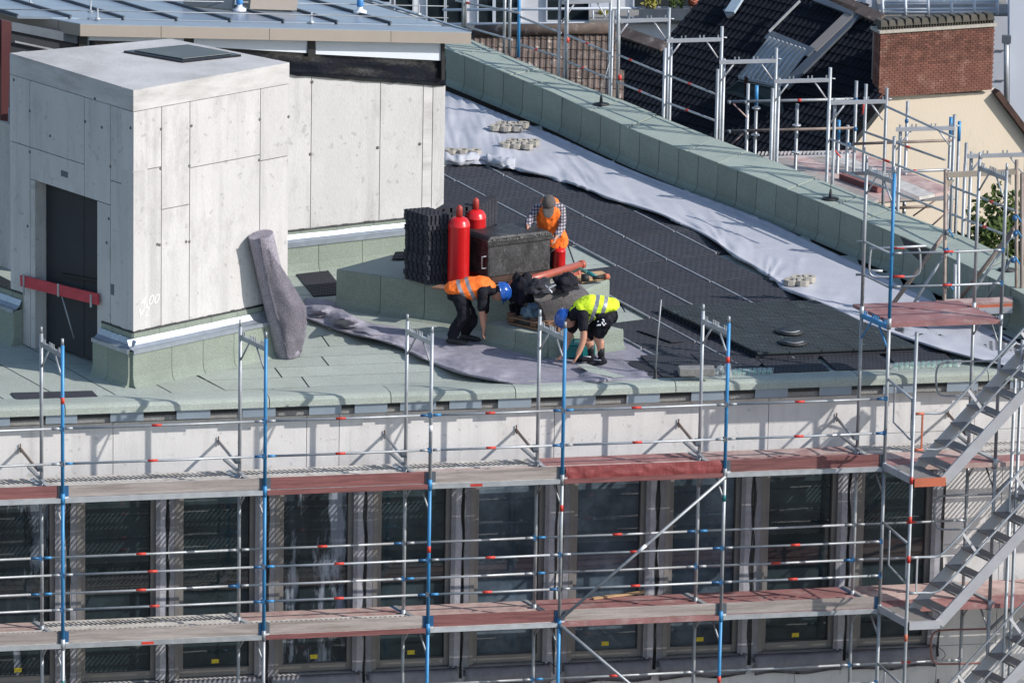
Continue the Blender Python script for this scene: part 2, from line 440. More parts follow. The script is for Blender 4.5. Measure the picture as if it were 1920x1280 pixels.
# coping roll
cuts = [-420, 118, 500, 727, 960, 1259, 1600, 1842, 2300]
for a, b in zip(cuts, cuts[1:]):
    ta, tb = tu(a, 760) + .006, tu(b, 760) - .006
    prof = [(-.42, .006), (-.25, .03), (-.03, .056), (.15, .068), (.205, .055), (.235, .02), (.245, -.060), (.215, -.062), (.20, .0), (-.42, -.0)]
    s_ = MB(); pr = [[W(t, z, o) for o, z in prof] for t in (ta, tb)]; n = len(prof)
    s_.add(pr[0] + pr[1], [(i, (i + 1) % n, (i + 1) % n + n, i + n) for i in range(n)] + [tuple(reversed(range(n))), tuple(range(n, 2 * n))])
    s_.build('coping_strip', M_GREEN, OB)
# sheet-metal plates below the coping
plates = [(-160, -105), (-45, 15), (82, 141), (203, 265), (327, 390), (450, 512), (575, 635), (660, 721), (745, 812), (837, 897), (928, 990), (1050, 1110), (1168, 1230), (1289, 1350), (1408, 1469), (1528, 1588), (1647, 1706), (1766, 1824), (1884, 1942)]
for a, b in plates:
    ta, tb = tu(a, 770), tu(b, 770); f = random.uniform(-.008, .008)
    MB().hexa([W(ta, -.195 + f, .200), W(tb, -.195 + f, .200), W(tb, -.195 + f, .204), W(ta, -.195 + f, .204)], [W(ta, -.05, .206), W(tb, -.05, .206), W(tb, -.05, .210), W(ta, -.05, .210)]).build('cover_plate', M_PLATE, OB)
# black gap strip behind the plates
MB().hexa([W(T0, -.128, .0), W(T1, -.128, .0), W(T1, -.128, .19), W(T0, -.128, .19)], [W(T0, -.012, .0), W(T1, -.012, .0), W(T1, -.012, .19), W(T0, -.012, .19)]).build('black_gap_strip', M_BITU, OB)
MB().hexa([W(T0, -.205, .0), W(T1, -.205, .0), W(T1, -.205, .16), W(T0, -.205, .16)], [W(T0, -.135, .0), W(T1, -.135, .0), W(T1, -.135, .16), W(T0, -.135, .16)]).build('shade_caster_board', M_GBLOCK, OB)  # added to cast an even shadow; its grey paints the shaded wall
# facade windows
wins = [(-203, -80), (-22, 92), (163, 281), (347, 467), (535, 651), (718, 834), (900, 1009), (1085, 1198), (1264, 1376), (1443, 1556), (1621, 1733)]
wt = [(tu(a, 1060), tu(b, 1060)) for a, b in wins]
ZT, ZB = -1.02, -3.78
FRW = .13
# wall: band above windows, piers, band below, plain wall at both ends
def wallbox(t0, t1, z0, z1, name='wall_panel', mt=M_WALL, d=.25, out=0.0):
    g_ = .004
    return MB().hexa([W(t0 + g_, z0 + g_, -d), W(t1 - g_, z0 + g_, -d), W(t1 - g_, z0 + g_, out), W(t0 + g_, z0 + g_, out)],
                     [W(t0 + g_, z1 - g_, -d), W(t1 - g_, z1 - g_, -d), W(t1 - g_, z1 - g_, out), W(t0 + g_, z1 - g_, out)]).build(name, mt, OB)
seams = [T0, tu(-160, 820), tu(212, 820), tu(575, 820), tu(636, 820), tu(1039, 820), tu(1440, 820), tu(1826, 820), T1]
for a, b in zip(seams, seams[1:]):
    wallbox(a, b, -.82, -.1); wallbox(a, b, ZT, -.82)
seams2 = [T0, tu(-100, 1260), tu(300, 1260), tu(560, 1260), tu(842, 1260), tu(1128, 1260), tu(1168, 1260), tu(1490, 1260), tu(1755, 1260), tu(1850, 1200), T1]
for a, b in zip(seams2, seams2[1:]): wallbox(a, b, -4.9, ZB - .13); wallbox(a, b, -8, -4.9)
op = [(a - FRW, b + FRW) for a, b in wt]
prev = T0
for a, b in op:
    wallbox(prev, a, ZB - .13, ZT, 'pier'); prev = b
e0 = prev; e1 = tu(1808, 1000); e2 = tu(1875, 1000)
for a, b in ((e0, e1), (e1, e2), (e2, T1)):
    wallbox(a, b, ZB - .13, -2.45); wallbox(a, b, -2.45, ZT)
# dark core behind
MB().hexa([W(T0, -16, -6), W(T1, -16, -6), W(T1, -16, -.26), W(T0, -16, -.26)], [W(T0, -.3, -6), W(T1, -.3, -6), W(T1, -.3, -.26), W(T0, -.3, -.26)]).build('dark_interior_core', M_DOOR, OB)
wallbox(T0, T1, -16, -8)
def wavy(tc, z0, z1, w, amp, out, n=26, seed=0, th=.004):
    vs_ = []; fs = []
    for i in range(n + 1):
        z = lerp(z0, z1, i / n); o1 = noise.noise(Vector((seed, z * 2.1, 0))) * amp; o2 = noise.noise(Vector((seed + 7, z * 2.7, 3))) * amp
        for dt, oo in ((-w / 2 + o1, 0), (w / 2 + o2, 0), (w / 2 + o2, th), (-w / 2 + o1, th)): vs_.append(W(tc + dt, z, out + oo))
    for i in range(n):
        for k in range(4): fs.append((i * 4 + k, i * 4 + (k + 1) % 4, (i + 1) * 4 + (k + 1) % 4, (i + 1) * 4 + k))
    fs += [(3, 2, 1, 0), tuple(n * 4 + k for k in range(4))]
    return MB().add(vs_, fs)
def ring(t0, t1, z0, z1, w, o0, o1):
    s_ = MB()
    for (a, b, c, d) in ((t0, t0 + w, z0, z1), (t1 - w, t1, z0, z1), (t0 + w, t1 - w, z0, z0 + w), (t0 + w, t1 - w, z1 - w, z1)):
        s_.hexa([W(a, c, o0), W(b, c, o0), W(b, c, o1), W(a, c, o1)], [W(a, d, o0), W(b, d, o0), W(b, d, o1), W(a, d, o1)])
    return s_
for i, (a, b) in enumerate(wt):
    wd = thing('window', '', 'x', W((a + b) / 2, ZB, -.1)); del wd['label']; del wd['category']
    wd.parent = OB; wd.location = W((a + b) / 2, ZB, -.1) - ORG[OB.name]
    ring(a - FRW + .004, b + FRW - .004, ZB - .10, ZT, FRW - .02, -.20, -.05).build('frame', M_FRAME, wd, bevel=.004)
    MB().hexa([W(a - .01, ZB - .01, -.14), W(b + .01, ZB - .01, -.14), W(b + .01, ZB - .01, -.125), W(a - .01, ZB - .01, -.125)],
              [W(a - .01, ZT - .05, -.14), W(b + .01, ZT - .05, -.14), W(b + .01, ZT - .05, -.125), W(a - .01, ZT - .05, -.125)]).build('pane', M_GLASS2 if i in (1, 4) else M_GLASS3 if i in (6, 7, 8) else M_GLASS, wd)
    tm = (a + b) / 2
    for zz in ((-3.70, ZT - .17) if i % 4 != 2 else (ZT - .17,)):
        MB().hexa([W(tm - .05, zz - .03, -.124), W(tm + .05, zz - .03, -.124), W(tm + .05, zz - .03, -.122), W(tm - .05, zz - .03, -.122)],
                [W(tm - .05, zz + .03, -.124), W(tm + .05, zz + .03, -.124), W(tm + .05, zz + .03, -.122), W(tm - .05, zz + .03, -.122)]).build('yellow_sticker', M_YEL, wd)
    # frost sticker
    if i % 2 == 0:
        tt = a + .62; z_ = -3.45
        MB().hexa([W(tt, z_, -.124), W(tt + .14, z_, -.124), W(tt + .14, z_, -.1225), W(tt, z_, -.1225)], [W(tt, z_ + .2, -.124), W(tt + .14, z_ + .2, -.124), W(tt + .14, z_ + .2, -.1225), W(tt, z_ + .2, -.1225)]).build('clear_sticker', M_HATCH, wd)
    # membrane flaps on the jambs, ragged black adhesive beside them
    for sgn, e in ((-1, a - FRW), (1, b + FRW)):
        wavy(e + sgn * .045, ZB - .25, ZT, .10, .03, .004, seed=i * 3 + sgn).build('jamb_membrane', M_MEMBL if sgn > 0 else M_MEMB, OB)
        wavy(e + sgn * .112, ZB - .28, ZT, .032, .035, .0095, seed=i * 5 + sgn + 40).build('adhesive_bead', M_BITU, OB)
        MB().hexa([W(e - sgn * .02 - .03, ZB - .1, -.045), W(e - sgn * .02 + .03, ZB - .1, -.045), W(e - sgn * .02 + .03, ZB - .1, .012), W(e - sgn * .02 - .03, ZB - .1, .012)],
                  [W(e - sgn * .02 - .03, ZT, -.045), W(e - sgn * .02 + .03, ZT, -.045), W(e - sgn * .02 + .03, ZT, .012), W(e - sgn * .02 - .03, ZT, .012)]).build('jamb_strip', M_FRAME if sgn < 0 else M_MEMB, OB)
    def apron(x, y, a=a, b=b, i=i):
        t = lerp(a - FRW - .06, b + FRW + .06, x)
        z = lerp(ZB - .12, ZB - .40 - .02 * math.sin(x * 9 + i), y)
        o = .03 + .10 * math.sin(min(1, y * 1.3) * math.pi * .75) * (.8 + .3 * noise.noise(Vector((t * 4, i, 0))))
        return W(t, z, o)
    MB().sheet(apron, 16, 6, .004).build('sill_membrane', M_MEMB, OB)
    c_ = MB()
    for q in range(2):
        c0 = W(b + FRW + .02, ZB - .1, .02); pts = [c0 + WD * (.02 + .16 * math.sin(x * 3.1) * (1 if q else -.4)) + Z * (-.28 * x) + WN * .05 * math.sin(x * 3) for x in [k / 8 for k in range(9)]]
        c_.tube(pts, .005, 5)
    c_.build('loose_cable', M_BLACKR, OB)

# ------------------------------------------------------------------ parapet wall at the back
HP = .58
PW = thing('parapet_wall', 'long curved parapet wall clad in grey green felt along the back roof edge', 'wall', P(1300, 330, 0))
us = list(range(790, 2000, 10))
def itp(u): return P(u, interp(IT, u), HP)
def otp(u): return P(u, interp(OT, u), HP)
# core
core = MB()
st_ = [790, 900, 1040, 1200, 1330, 1440, 1612, 1800, 1980]
for a, b in zip(st_, st_[1:]):
    i0, i1, o0, o1 = itp(a), itp(b), otp(a), otp(b)
    n0 = Vector((0, .03, 0))
    lo = -2.5
    core.hexa([Vector((i0.x, i0.y, 0)) + n0, Vector((i1.x, i1.y, 0)) + n0, Vector((o1.x, o1.y, lo)) - n0, Vector((o0.x, o0.y, lo)) - n0],
              [Vector((i0.x, i0.y, HP - .012)) + n0, Vector((i1.x, i1.y, HP - .012)) + n0, Vector((o1.x, o1.y, HP - .012)) - n0, Vector((o0.x, o0.y, HP - .012)) - n0])
core.build('core', M_BITU, PW)
u = 800.0
while u < 1960:
    step = 36.5 if u < 1440 else 40
    a, b = itp(u + .5), itp(u + step - .5)
    tilt = random.uniform(-.004, .006)
    n_ = (b - a).cross(Z).normalized(); 
    if n_.y > 0: n_ = -n_
    th = n_ * .012
    def low(p, k): return Vector((p.x, p.y, .0)) + n_ * (.02 + .05 * k)
    s_ = MB()
    # vertical sheet with a small cant at the foot
    pa = [Vector((p.x, p.y, HP + .002)) + n_ * tilt for p in (a, b)]
    pm = [Vector((p.x, p.y, .10)) + n_ * (.01) for p in (a, b)]
    pb = [Vector((p.x, p.y, .0)) + n_ * .07 for p in (a, b)]
    s_.add([pa[0], pa[1], pm[1], pm[0], pb[1], pb[0]] + [q + th for q in (pa[0], pa[1], pm[1], pm[0], pb[1], pb[0])],
           [(0, 1, 2, 3), (3, 2, 4, 5), (6, 7, 8, 9), (9, 8, 10, 11), (0, 6, 7, 1), (0, 3, 9, 6), (3, 5, 11, 9), (1, 7, 8, 2), (2, 8, 10, 4), (5, 4, 10, 11)])
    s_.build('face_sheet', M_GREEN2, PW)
    u += step
tops = [800, 866, 960, 1000, 1110, 1180, 1290, 1350, 1480, 1560, 1620, 1750, 1840, 1960]
for a, b in zip(tops, tops[1:]):
    sk = 52
    A0, B0, A1, B1 = itp(a), itp(b), otp(a + sk), otp(b + sk)
    nrm = Vector((-.5, -.3, 0)) * .03
    s_ = MB(); n = 6
    for i in range(n):
        f0, f1 = i / n, (i + 1) / n; g_ = 1.2
        ua, ub = lerp(a + g_, b - g_, f0), lerp(a + g_, b - g_, f1)
        q = [itp(ua) + nrm, itp(ub) + nrm, otp(ub + sk), otp(ua + sk)]
        q = [Vector((p.x, p.y, HP)) for p in q]
        s_.hexa(q, [p + Z * (.012 + (.006 if int(a) % 4 else 0)) for p in q])
    s_.build('top_sheet', M_GREEN3, PW)

# ------------------------------------------------------------------ lift tower
ZTW = 4.05
LT = thing('lift_tower', 'raw concrete lift tower with dark doorway and flat roof hatch', 'tower', P(237, 698, 0))
tA, tB, tC, tD = P(18, 100, ZTW), P(250, 170, ZTW), P(543, 118, ZTW), P(320, 73, ZTW)
for p in (tA, tB, tC, tD): p.z = 0
def facept(a, b, s, z, out=0):
    n = (b - a).cross(Z).normalized(); return lerp(a, b, s) + n * out + Z * z
nL = (tB - tA).cross(Z).normalized(); nR = (tC - tB).cross(Z).normalized()
cen = (tA + tB + tC + tD) / 4
if nL.dot(cen - tA) > 0: nL = -nL
if nR.dot(cen - tB) > 0: nR = -nR
def F(a, b, n, s, z, out=0): return lerp(a, b, s) + n * out + Z * z
def panel(a, b, n, s0, s1, z0, z1, mt, parent, name='concrete_panel', d=.25, out=0.0, gp=.006):
    L_ = (b - a).length; g_ = gp / L_
    return MB().hexa([F(a, b, n, s0 + g_, z0 + gp, -d), F(a, b, n, s1 - g_, z0 + gp, -d), F(a, b, n, s1 - g_, z0 + gp, out), F(a, b, n, s0 + g_, z0 + gp, out)],
                     [F(a, b, n, s0 + g_, z1 - gp, -d), F(a, b, n, s1 - g_, z1 - gp, -d), F(a, b, n, s1 - g_, z1 - gp, out), F(a, b, n, s0 + g_, z1 - gp, out)]).build(name, mt, parent)
def zat(a, b, n, u, v):
    p = PP(u, v, a, n); s = (p - a).dot((b - a).normalized()) / (b - a).length; return s, p.z
band = 3.76
# left face
sA = [zat(tA, tB, nL, 56, 200)[0], zat(tA, tB, nL, 158, 200)[0], zat(tA, tB, nL, 207, 250)[0]]
d0, dz = zat(tA, tB, nL, 66, 345); d1, dz1 = zat(tA, tB, nL, 182, 370)
DZ = (dz + dz1) / 2
print('door', d0, d1, dz, dz1, sA)
hm = zat(tA, tB, nL, 100, 290)[1]
eR = 1 - .002
panel(tA, tB, nL, 0, 1, band, ZTW, M_CONCB, LT, gp=.003)
panel(tA, tB, nL, 0, sA[0], hm, band, M_CONC, LT); panel(tA, tB, nL, 0, sA[0], 0, hm, M_CONC, LT)
panel(tA, tB, nL, sA[0], sA[1], hm, band, M_CONC, LT); panel(tA, tB, nL, sA[1], sA[2], DZ, band, M_CONC, LT)
panel(tA, tB, nL, sA[2], eR, hm - .1, band, M_CONC, LT); panel(tA, tB, nL, sA[2], eR, 0, hm - .1, M_CONC, LT)
panel(tA, tB, nL, sA[0], sA[1], DZ, hm, M_CONC, LT)
panel(tA, tB, nL, sA[0], d0, 0, DZ, M_CONC, LT); panel(tA, tB, nL, d1, sA[2], 0, DZ, M_CONC, LT)
# right face
sR = [zat(tB, tC, nR, u_, 250)[0] for u_ in (303, 356, 488)]
zz = [zat(tB, tC, nR, *q)[1] for q in ((275, 318), (330, 388), (420, 303), (515, 297))]
panel(tB, tC, nR, 0, 1, band, ZTW, M_CONCB, LT, gp=.003)
ss = [0] + sR + [1]
for k in range(4):
    panel(tB, tC, nR, ss[k], ss[k + 1], zz[k], band, M_CONC, LT); panel(tB, tC, nR, ss[k], ss[k + 1], 0, zz[k], M_CONC, LT)
# hidden rear walls, roof slab, inner core
MB().prism([Vector((p.x, p.y, 0)) + (cen - p).normalized() * .1 for p in (tA, tD, tC)] + [Vector((cen.x, cen.y, 0))], (0, 0, ZTW - .01)).build('rear_walls', M_CONC, LT)
MB().prism([Vector((p.x, p.y, ZTW - .3)) + (cen - p).normalized() * .30 for p in (tA, tB, tC, tD)], (0, 0, .296)).build('core_slab', M_CONC, LT)
MB().prism([Vector((p.x, p.y, ZTW - .003)) + (cen - p).normalized() * .004 for p in (tA, tB, tC, tD)], (0, 0, .006)).build('roof_screed', M_CONCB, LT)
MB().prism([F(tA, tB, nL, d0 - .08, 0, -.26), F(tA, tB, nL, d1 + .1, 0, -.26), F(tA, tB, nL, d1 + .1, 0, -.30), F(tA, tB, nL, d0 - .08, 0, -.30)], (0, 0, DZ + .15)).build('dark_shaft_lining', M_DOOR, LT)
dm = (d0 + d1) / 2
for a, b in ((d0, dm + .06), (dm + .06, d1)):
    panel(tA, tB, nL, a, b, .05, DZ, M_DOOR, LT, 'door_leaf', d=.25, out=-.18)
bm_ = MB(); bm_.bar(F(tA, tB, nL, d0 + .14, 1.12, -.15), F(tA, tB, nL, d1 - .01, 1.22, -.15), .04, .035); bm_.build('door_bar', M_BLACKR, LT)
# small openings
for (u_, v_, w_, h_) in ((123, 327, .10, .08), (212, 543, .045, .15)):
    s_, z_ = zat(tA, tB, nL, u_, v_); L_ = (tB - tA).length
    o_ = ring
    b_ = MB()
    b_.hexa([F(tA, tB, nL, s_ - w_ / L_, z_ - h_ / 2, 0), F(tA, tB, nL, s_ + w_ / L_ / 2, z_ - h_ / 2, 0), F(tA, tB, nL, s_ + w_ / L_ / 2, z_ - h_ / 2, .006), F(tA, tB, nL, s_ - w_ / L_, z_ - h_ / 2, .006)],
            [F(tA, tB, nL, s_ - w_ / L_, z_ + h_ / 2, 0), F(tA, tB, nL, s_ + w_ / L_ / 2, z_ + h_ / 2, 0), F(tA, tB, nL, s_ + w_ / L_ / 2, z_ + h_ / 2, .006), F(tA, tB, nL, s_ - w_ / L_, z_ + h_ / 2, .006)])
    b_.build('junction_box', M_LEAD, LT)
# tie holes and joint seals: round plugs at the formwork joints
pl = []
for (u_, v_) in ((56, 208), (160, 228), (207, 312), (94, 255), (191, 239), (52, 424), (200, 455), (56, 285), (26, 150), (204, 410), (178, 185), (231, 213), (245, 240)):
    s_, z_ = zat(tA, tB, nL, u_, v_); pl.append((F(tA, tB, nL, s_, z_, -.005), nL))
for (u_, v_) in ((302, 242), (359, 236), (301, 316), (355, 311), (295, 458), (299, 459), (349, 453), (355, 453), (487, 224), (486, 300), (541, 219)):
    s_, z_ = zat(tB, tC, nR, u_, v_); pl.append((F(tB, tC, nR, s_, z_, -.005), nR))
for c_, n_ in pl:
    MB().lathe(c_, [(.022, 0), (.022, .008), (.012, .009)], 10, n_).build('tie_plug', M_GROUT, LT)
# hatch
hq = [P(232, 100, ZTW), P(342, 119, ZTW), P(452, 107, ZTW), P(352, 88, ZTW)]
hc = sum(hq, Vector()) / 4
MB().prism([Vector((p.x, p.y, ZTW + .004)) for p in hq], (0, 0, .03)).build('hatch_frame', M_BLKFILM, LT)
MB().prism([Vector((p.x, p.y, ZTW + .036)) + (hc - p) * .17 for p in hq], (0, 0, .012)).build('hatch_lid', M_HATCH, LT, bevel=.01)
# felt upstands with metal flashing
def upstand(a, b, n, s0, s1, parent, zlo=.50, ztop=.72, outlo=.16, ext0=0, ext1=0, nsheet=4):
    L_ = (b - a).length
    for k in range(nsheet):
        x0, x1 = lerp(s0, s1, k / nsheet) + .004 / L_, lerp(s0, s1, (k + 1) / nsheet) - .004 / L_
        if k == 0: x0 -= ext0 / L_
        if k == nsheet - 1: x1 += ext1 / L_
        s_ = MB(); pr = [(outlo + .07, 0), (outlo + .02, .05), (outlo, .16), (outlo, zlo), (0.012, zlo), (.012, 0)]
        q = [[F(a, b, n, s, z, o) for o, z in pr] for s in (x0, x1)]
        m_ = len(pr)
        s_.add(q[0] + q[1], [(i, (i + 1) % m_, (i + 1) % m_ + m_, i + m_) for i in range(m_)] + [tuple(reversed(range(m_))), tuple(range(m_, 2 * m_))])
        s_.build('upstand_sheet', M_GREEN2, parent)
    nn = nsheet + 1
    for k in range(nn):
        x0, x1 = lerp(s0, s1, k / nn) + .003 / L_, lerp(s0, s1, (k + 1) / nn) - .003 / L_
        zt = ztop + random.uniform(-.012, .012)
        MB().hexa([F(a, b, n, x0, zlo + .005, .002), F(a, b, n, x1, zlo + .005, .002), F(a, b, n, x1, zlo + .005, .016), F(a, b, n, x0, zlo + .005, .016)],
                  [F(a, b, n, x0, zt, .002), F(a, b, n, x1, zt, .002), F(a, b, n, x1, zt, .012), F(a, b, n, x0, zt, .012)]).build('upper_felt_strip', M_GREEN2, parent)
    # ragged bitumen line on top
    rg = MB(); nseg = 40
    for k in range(nseg):
        x0, x1 = lerp(s0, s1, k / nseg), lerp(s0, s1, (k + 1) / nseg); h_ = .012 + .02 * abs(noise.noise(Vector((k * .7, s0 * 9, L_))))
        rg.hexa([F(a, b, n, x0, ztop - .01, .0), F(a, b, n, x1, ztop - .01, .0), F(a, b, n, x1, ztop - .01, .018), F(a, b, n, x0, ztop - .01, .018)],
                [F(a, b, n, x0, ztop + h_, .0), F(a, b, n, x1, ztop + h_, .0), F(a, b, n, x1, ztop + h_, .010), F(a, b, n, x0, ztop + h_, .010)])
    rg.build('bitumen_edge', M_BITU, parent)
    # gutter shaped flashing
    fl = MB(); nseg = 12
    prf = [(.02, .135), (.06, .055), (.115, .02), (.165, .012), (.168, -.03), (.175, -.03), (.175, .022), (.12, .03), (.067, .065), (.03, .14)]
    rings_ = []
    for k in range(nseg + 1):
        x = lerp(s0, s1, k / nseg); x += (-ext0 / L_ if k == 0 else 0) + (ext1 / L_ if k == nseg else 0)
        j = 1 + .12 * noise.noise(Vector((k * 1.3, L_, s0)))
        rings_.append([F(a, b, n, x, zlo + z * j, o + (outlo - .155)) for o, z in prf])
    m_ = len(prf); vs_ = [p for r in rings_ for p in r]; fs = []
    for k in range(nseg):
        for i in range(m_): fs.append((k * m_ + i, k * m_ + (i + 1) % m_, (k + 1) * m_ + (i + 1) % m_, (k + 1) * m_ + i))
    fs += [tuple(reversed(range(m_))), tuple(nseg * m_ + i for i in range(m_))]
    fl.add(vs_, fs); fl.build('metal_flashing', M_FLASH, parent)
upstand(tA, tB, nL, d1 + .04, 1, LT, ext1=.12, nsheet=2)
upstand(tA, tB, nL, -.15, d0 - .10, LT, nsheet=2)
upstand(tB, tC, nR, 0, 1.0, LT, ext0=.13, nsheet=5)
# chalk writing
def text(txt, size, o, xdir, ydir, mt, name, parent, nrm):
    cu = bpy.data.curves.new(name, 'FONT'); cu.body = txt; cu.size = size; cu.extrude = .001; cu.shear = .3
    tmp = bpy.data.objects.new(name + '_tmp', cu); COL.objects.link(tmp)
    dg = bpy.context.evaluated_depsgraph_get(); me = bpy.data.meshes.new_from_object(tmp.evaluated_get(dg))
    bpy.data.objects.remove(tmp)
    xd, yd = xdir.normalized(), ydir.normalized()
    for v in me.vertices: v.co = xd * v.co.x + yd * v.co.y + nrm * (v.co.z + .003)
    me.materials.clear(); me.materials.append(mt)
    ob = bpy.data.objects.new(name, me); COL.objects.link(ob); ob.parent = parent; ob.location = o - ORG[parent.name]; ORG[ob.name] = o
    return ob
fd = (tC - tB).normalized()
for tx, u_, v_ in (('4,00', 262, 575), ('V2', 256, 596)):
    s_, z_ = zat(tB, tC, nR, u_, v_)
    text(tx, .19, F(tB, tC, nR, s_, z_, 0), fd, Z, M_CHALK, 'chalk_mark', LT, nR)
# barrier board across the doorway
q0, q1 = zat(tA, tB, nL, 45, 525), zat(tA, tB, nL, 190, 560)
BR = thing('barrier_board', 'bright red wooden board fixed across the dark doorway', 'barrier', F(tA, tB, nL, q0[0], q0[1], .05))
p0, p1 = F(tA, tB, nL, q0[0], q0[1], .05), F(tA, tB, nL, q1[0], q1[1], .05)
MB().bar(p0, lerp(p0, p1, .495), .03, .155).build('board', M_REDWOOD, BR); MB().bar(lerp(p0, p1, .505), p1, .03, .155).build('board', M_REDWOOD, BR)
for f_ in (.05, .5, .92):
    c_ = lerp(p0, p1, f_); c2 = c_ + nL * .02
    MB().box(c2 - Z * (.04 if f_ != .5 else 0), (p1 - p0).normalized() * .017, nL * .006, Z * (.15 if f_ < .4 else .09)).build('clamp', M_STEEL, BR)
pr0 = lerp(p0, p1, .51); pr1 = PP(139, 635, tA + nL * .02, nL)
MB().tube([pr0, pr1], .010, 6).build('prop', M_STEEL, BR)

# ------------------------------------------------------------------ pavilion wall (concrete) and pavilion
K0 = P(520, 514, 0); K1 = P(833, 478.5, 0)
PV = thing('stairwell_wall', 'tall pale concrete wall with felt upstand to the right of the lift tower', 'wall', K1)
nW = (K1 - K0).cross(Z).normalized()
if nW.y > 0: nW = -nW
def zw(u_, v_): return zat(K0, K1, nW, u_, v_)
cutsu = [480, 583, 712, 792, 810, 833]
topv = lambda u_: 137 + (u_ - 540) * .0725
for a, b in zip(cutsu, cutsu[1:]):
    sa, sb = zw(a, 300)[0], zw(b, 300)[0]; za, zb = zw(a, topv(a))[1], zw(b, topv(b))[1]
    L_ = (K1 - K0).length; g_ = .006 / L_
    if b == 833: sb += g_
    MB().hexa([F(K0, K1, nW, sa + g_, 0, -.25), F(K0, K1, nW, sb - g_, 0, -.25), F(K0, K1, nW, sb - g_, 0, 0), F(K0, K1, nW, sa + g_, 0, 0)],
              [F(K0, K1, nW, sa + g_, za, -.25), F(K0, K1, nW, sb - g_, zb, -.25), F(K0, K1, nW, sb - g_, zb, 0), F(K0, K1, nW, sa + g_, za, 0)]).build('concrete_panel', M_CONC if b != 810 else M_CONCB, PV)
for (u_, v_) in ((585, 154), (582, 289), (708, 277), (787, 270)):
    s_, z_ = zw(u_, v_); MB().lathe(F(K0, K1, nW, s_, z_, -.003), [(.025, 0), (.025, .008), (.012, .009)], 10, nW).build('tie_plug', M_GROUT, PV)
upstand(K0, K1, nW, -.3, 1.0, PV, zlo=.44, ztop=.62, outlo=.13, nsheet=5)
# left bit behind the tower
q4 = [P(-90, 470, 0), P(40, 512, 0), P(48, 480, 0), P(-80, 440, 0)]
MB().hexa(q4, [p + Z * 2.15 for p in q4]).build('rear_wall_stub', M_CONC, PV)
# black film band
def bandq(us_, vtop, vbot, out, mt, name, parent, wr=.0):
    s_ = MB(); n = len(us_); vs_ = []
    rows_ = 7
    for i, u_ in enumerate(us_):
        for j in range(rows_):
            s, z = zw(u_, lerp(vtop(u_), vbot(u_), j / (rows_ - 1)))
            w_ = wr * noise.noise(Vector((u_ * .006, j * .9, 0))) + wr * .5 * noise.noise(Vector((u_ * .03, j * 1.7, 5)))
            vs_.append(F(K0, K1, nW, s, z, out + w_))
    fs = [(i * rows_ + j, (i + 1) * rows_ + j, (i + 1) * rows_ + j + 1, i * rows_ + j + 1) for i in range(n - 1) for j in range(rows_ - 1)]
    s_.add(vs_, fs, True)
    o = s_.build(name, mt, parent); md = o.modifiers.new('solid', 'SOLIDIFY'); md.thickness = .02; return o
PA = thing('roof_pavilion', 'low pavilion with beige fascia, blue grey metal sheet roof and white panels', 'building', K1 + Z * 2.5)
bandq([lerp(166, 834, i / 60) for i in range(61)], lambda u_: 80 + (u_ - 480) * .078 - 3, lambda u_: topv(u_) + 3 + 2.5 * noise.noise(Vector((u_ * .1, 0, 0))), .02, M_BLKFILM, 'black_film_band', PA, .04)
def qW(pts, off, th, name, mt, parent):
    o = K0 + nW * off
    return MB().prism([PP(u_, v_, o, nW) for u_, v_ in pts], nW * -th).build(name, mt, parent)
qW([(22, 42), (147, 66), (147, 83), (22, 58)], .10, .04, 'shade_grey_panel', M_LEAD, PA)  # white panel lying in shade; that shade is painted in as grey
qW([(166, 66), (346, 70), (346, 80), (166, 76)], .10, .04, 'white_panel', M_WPANEL, PA)
qW([(364, 68), (578, 75), (578, 100), (364, 87)], .10, .04, 'white_panel', M_WPANEL, PA)
qW([(592, 76), (827, 80), (827, 114), (592, 102)], .10, .04, 'white_panel', M_WPANEL, PA)
for a in ((148, 164, 64, 88), (347, 361, 68, 90), (578, 591, 74, 107), (828, 834, 80, 150)):
    qW([(a[0], a[2]), (a[1], a[2]), (a[1], a[3]), (a[0], a[3])], .13, .07, 'post', M_BLACKR, PA)
qW([(3, 38), (22, 42), (15, 228), (2, 226)], .35, .10, 'corner_column', M_MAROON, PA)
qW([(-60, 30), (24, 44), (150, 60), (150, 90), (60, 105), (22, 118), (-60, 118)], .05, .04, 'dark_backing', M_DOOR, PA)
qW([(28, 77), (100, 92), (100, 95), (28, 80)], .12, .03, 'light_rail', M_STEEL, PA)
oF = K0 + nW * .30
RA, RB = PP(150, 46.5, oF, nW), PP(884, 62.0, oF, nW)
rN = (RB - RA).cross(-nW + Z * .0).normalized()
if rN.z < 0: rN = -rN
def PR_(u_, v_, o=0.0): return PP(u_, v_, RA + rN * o, rN)
def fasc(p0, p1):
    dd = (p1 - p0).normalized(); n_ = dd.cross(Z).normalized()
    if n_.y > 0: n_ = -n_
    p0, p1 = p0 + dd * .004, p1 - dd * .004
    MB().hexa([p0 - Z * .165, p1 - Z * .165, p1 - Z * .165 - n_ * .04, p0 - Z * .165 - n_ * .04], [p0, p1, p1 - n_ * .04, p0 - n_ * .04]).build('fascia_panel', M_FASCIA, PA)
fl_ = lambda u_: lerp(RA, RB, (u_ - 150) / 734)
for x0_, x1_ in ((150, 298), (298, 499), (499, 729), (729, 884)): fasc(fl_(x0_), fl_(x1_))
fasc(PR_(109, 39), RA); fasc(PR_(-60, 9), PR_(109, 39))
inn_ = lambda p: p - nW * .06
fs0 = [inn_(RA), inn_(RB), PR_(700, 2), PR_(560, -45), PR_(-200, -45), PR_(-60, 6), PR_(108, 36)]
MB().prism([p - rN * .03 for p in fs0], -rN * .05).build('roof_deck', M_LEAD, PA)
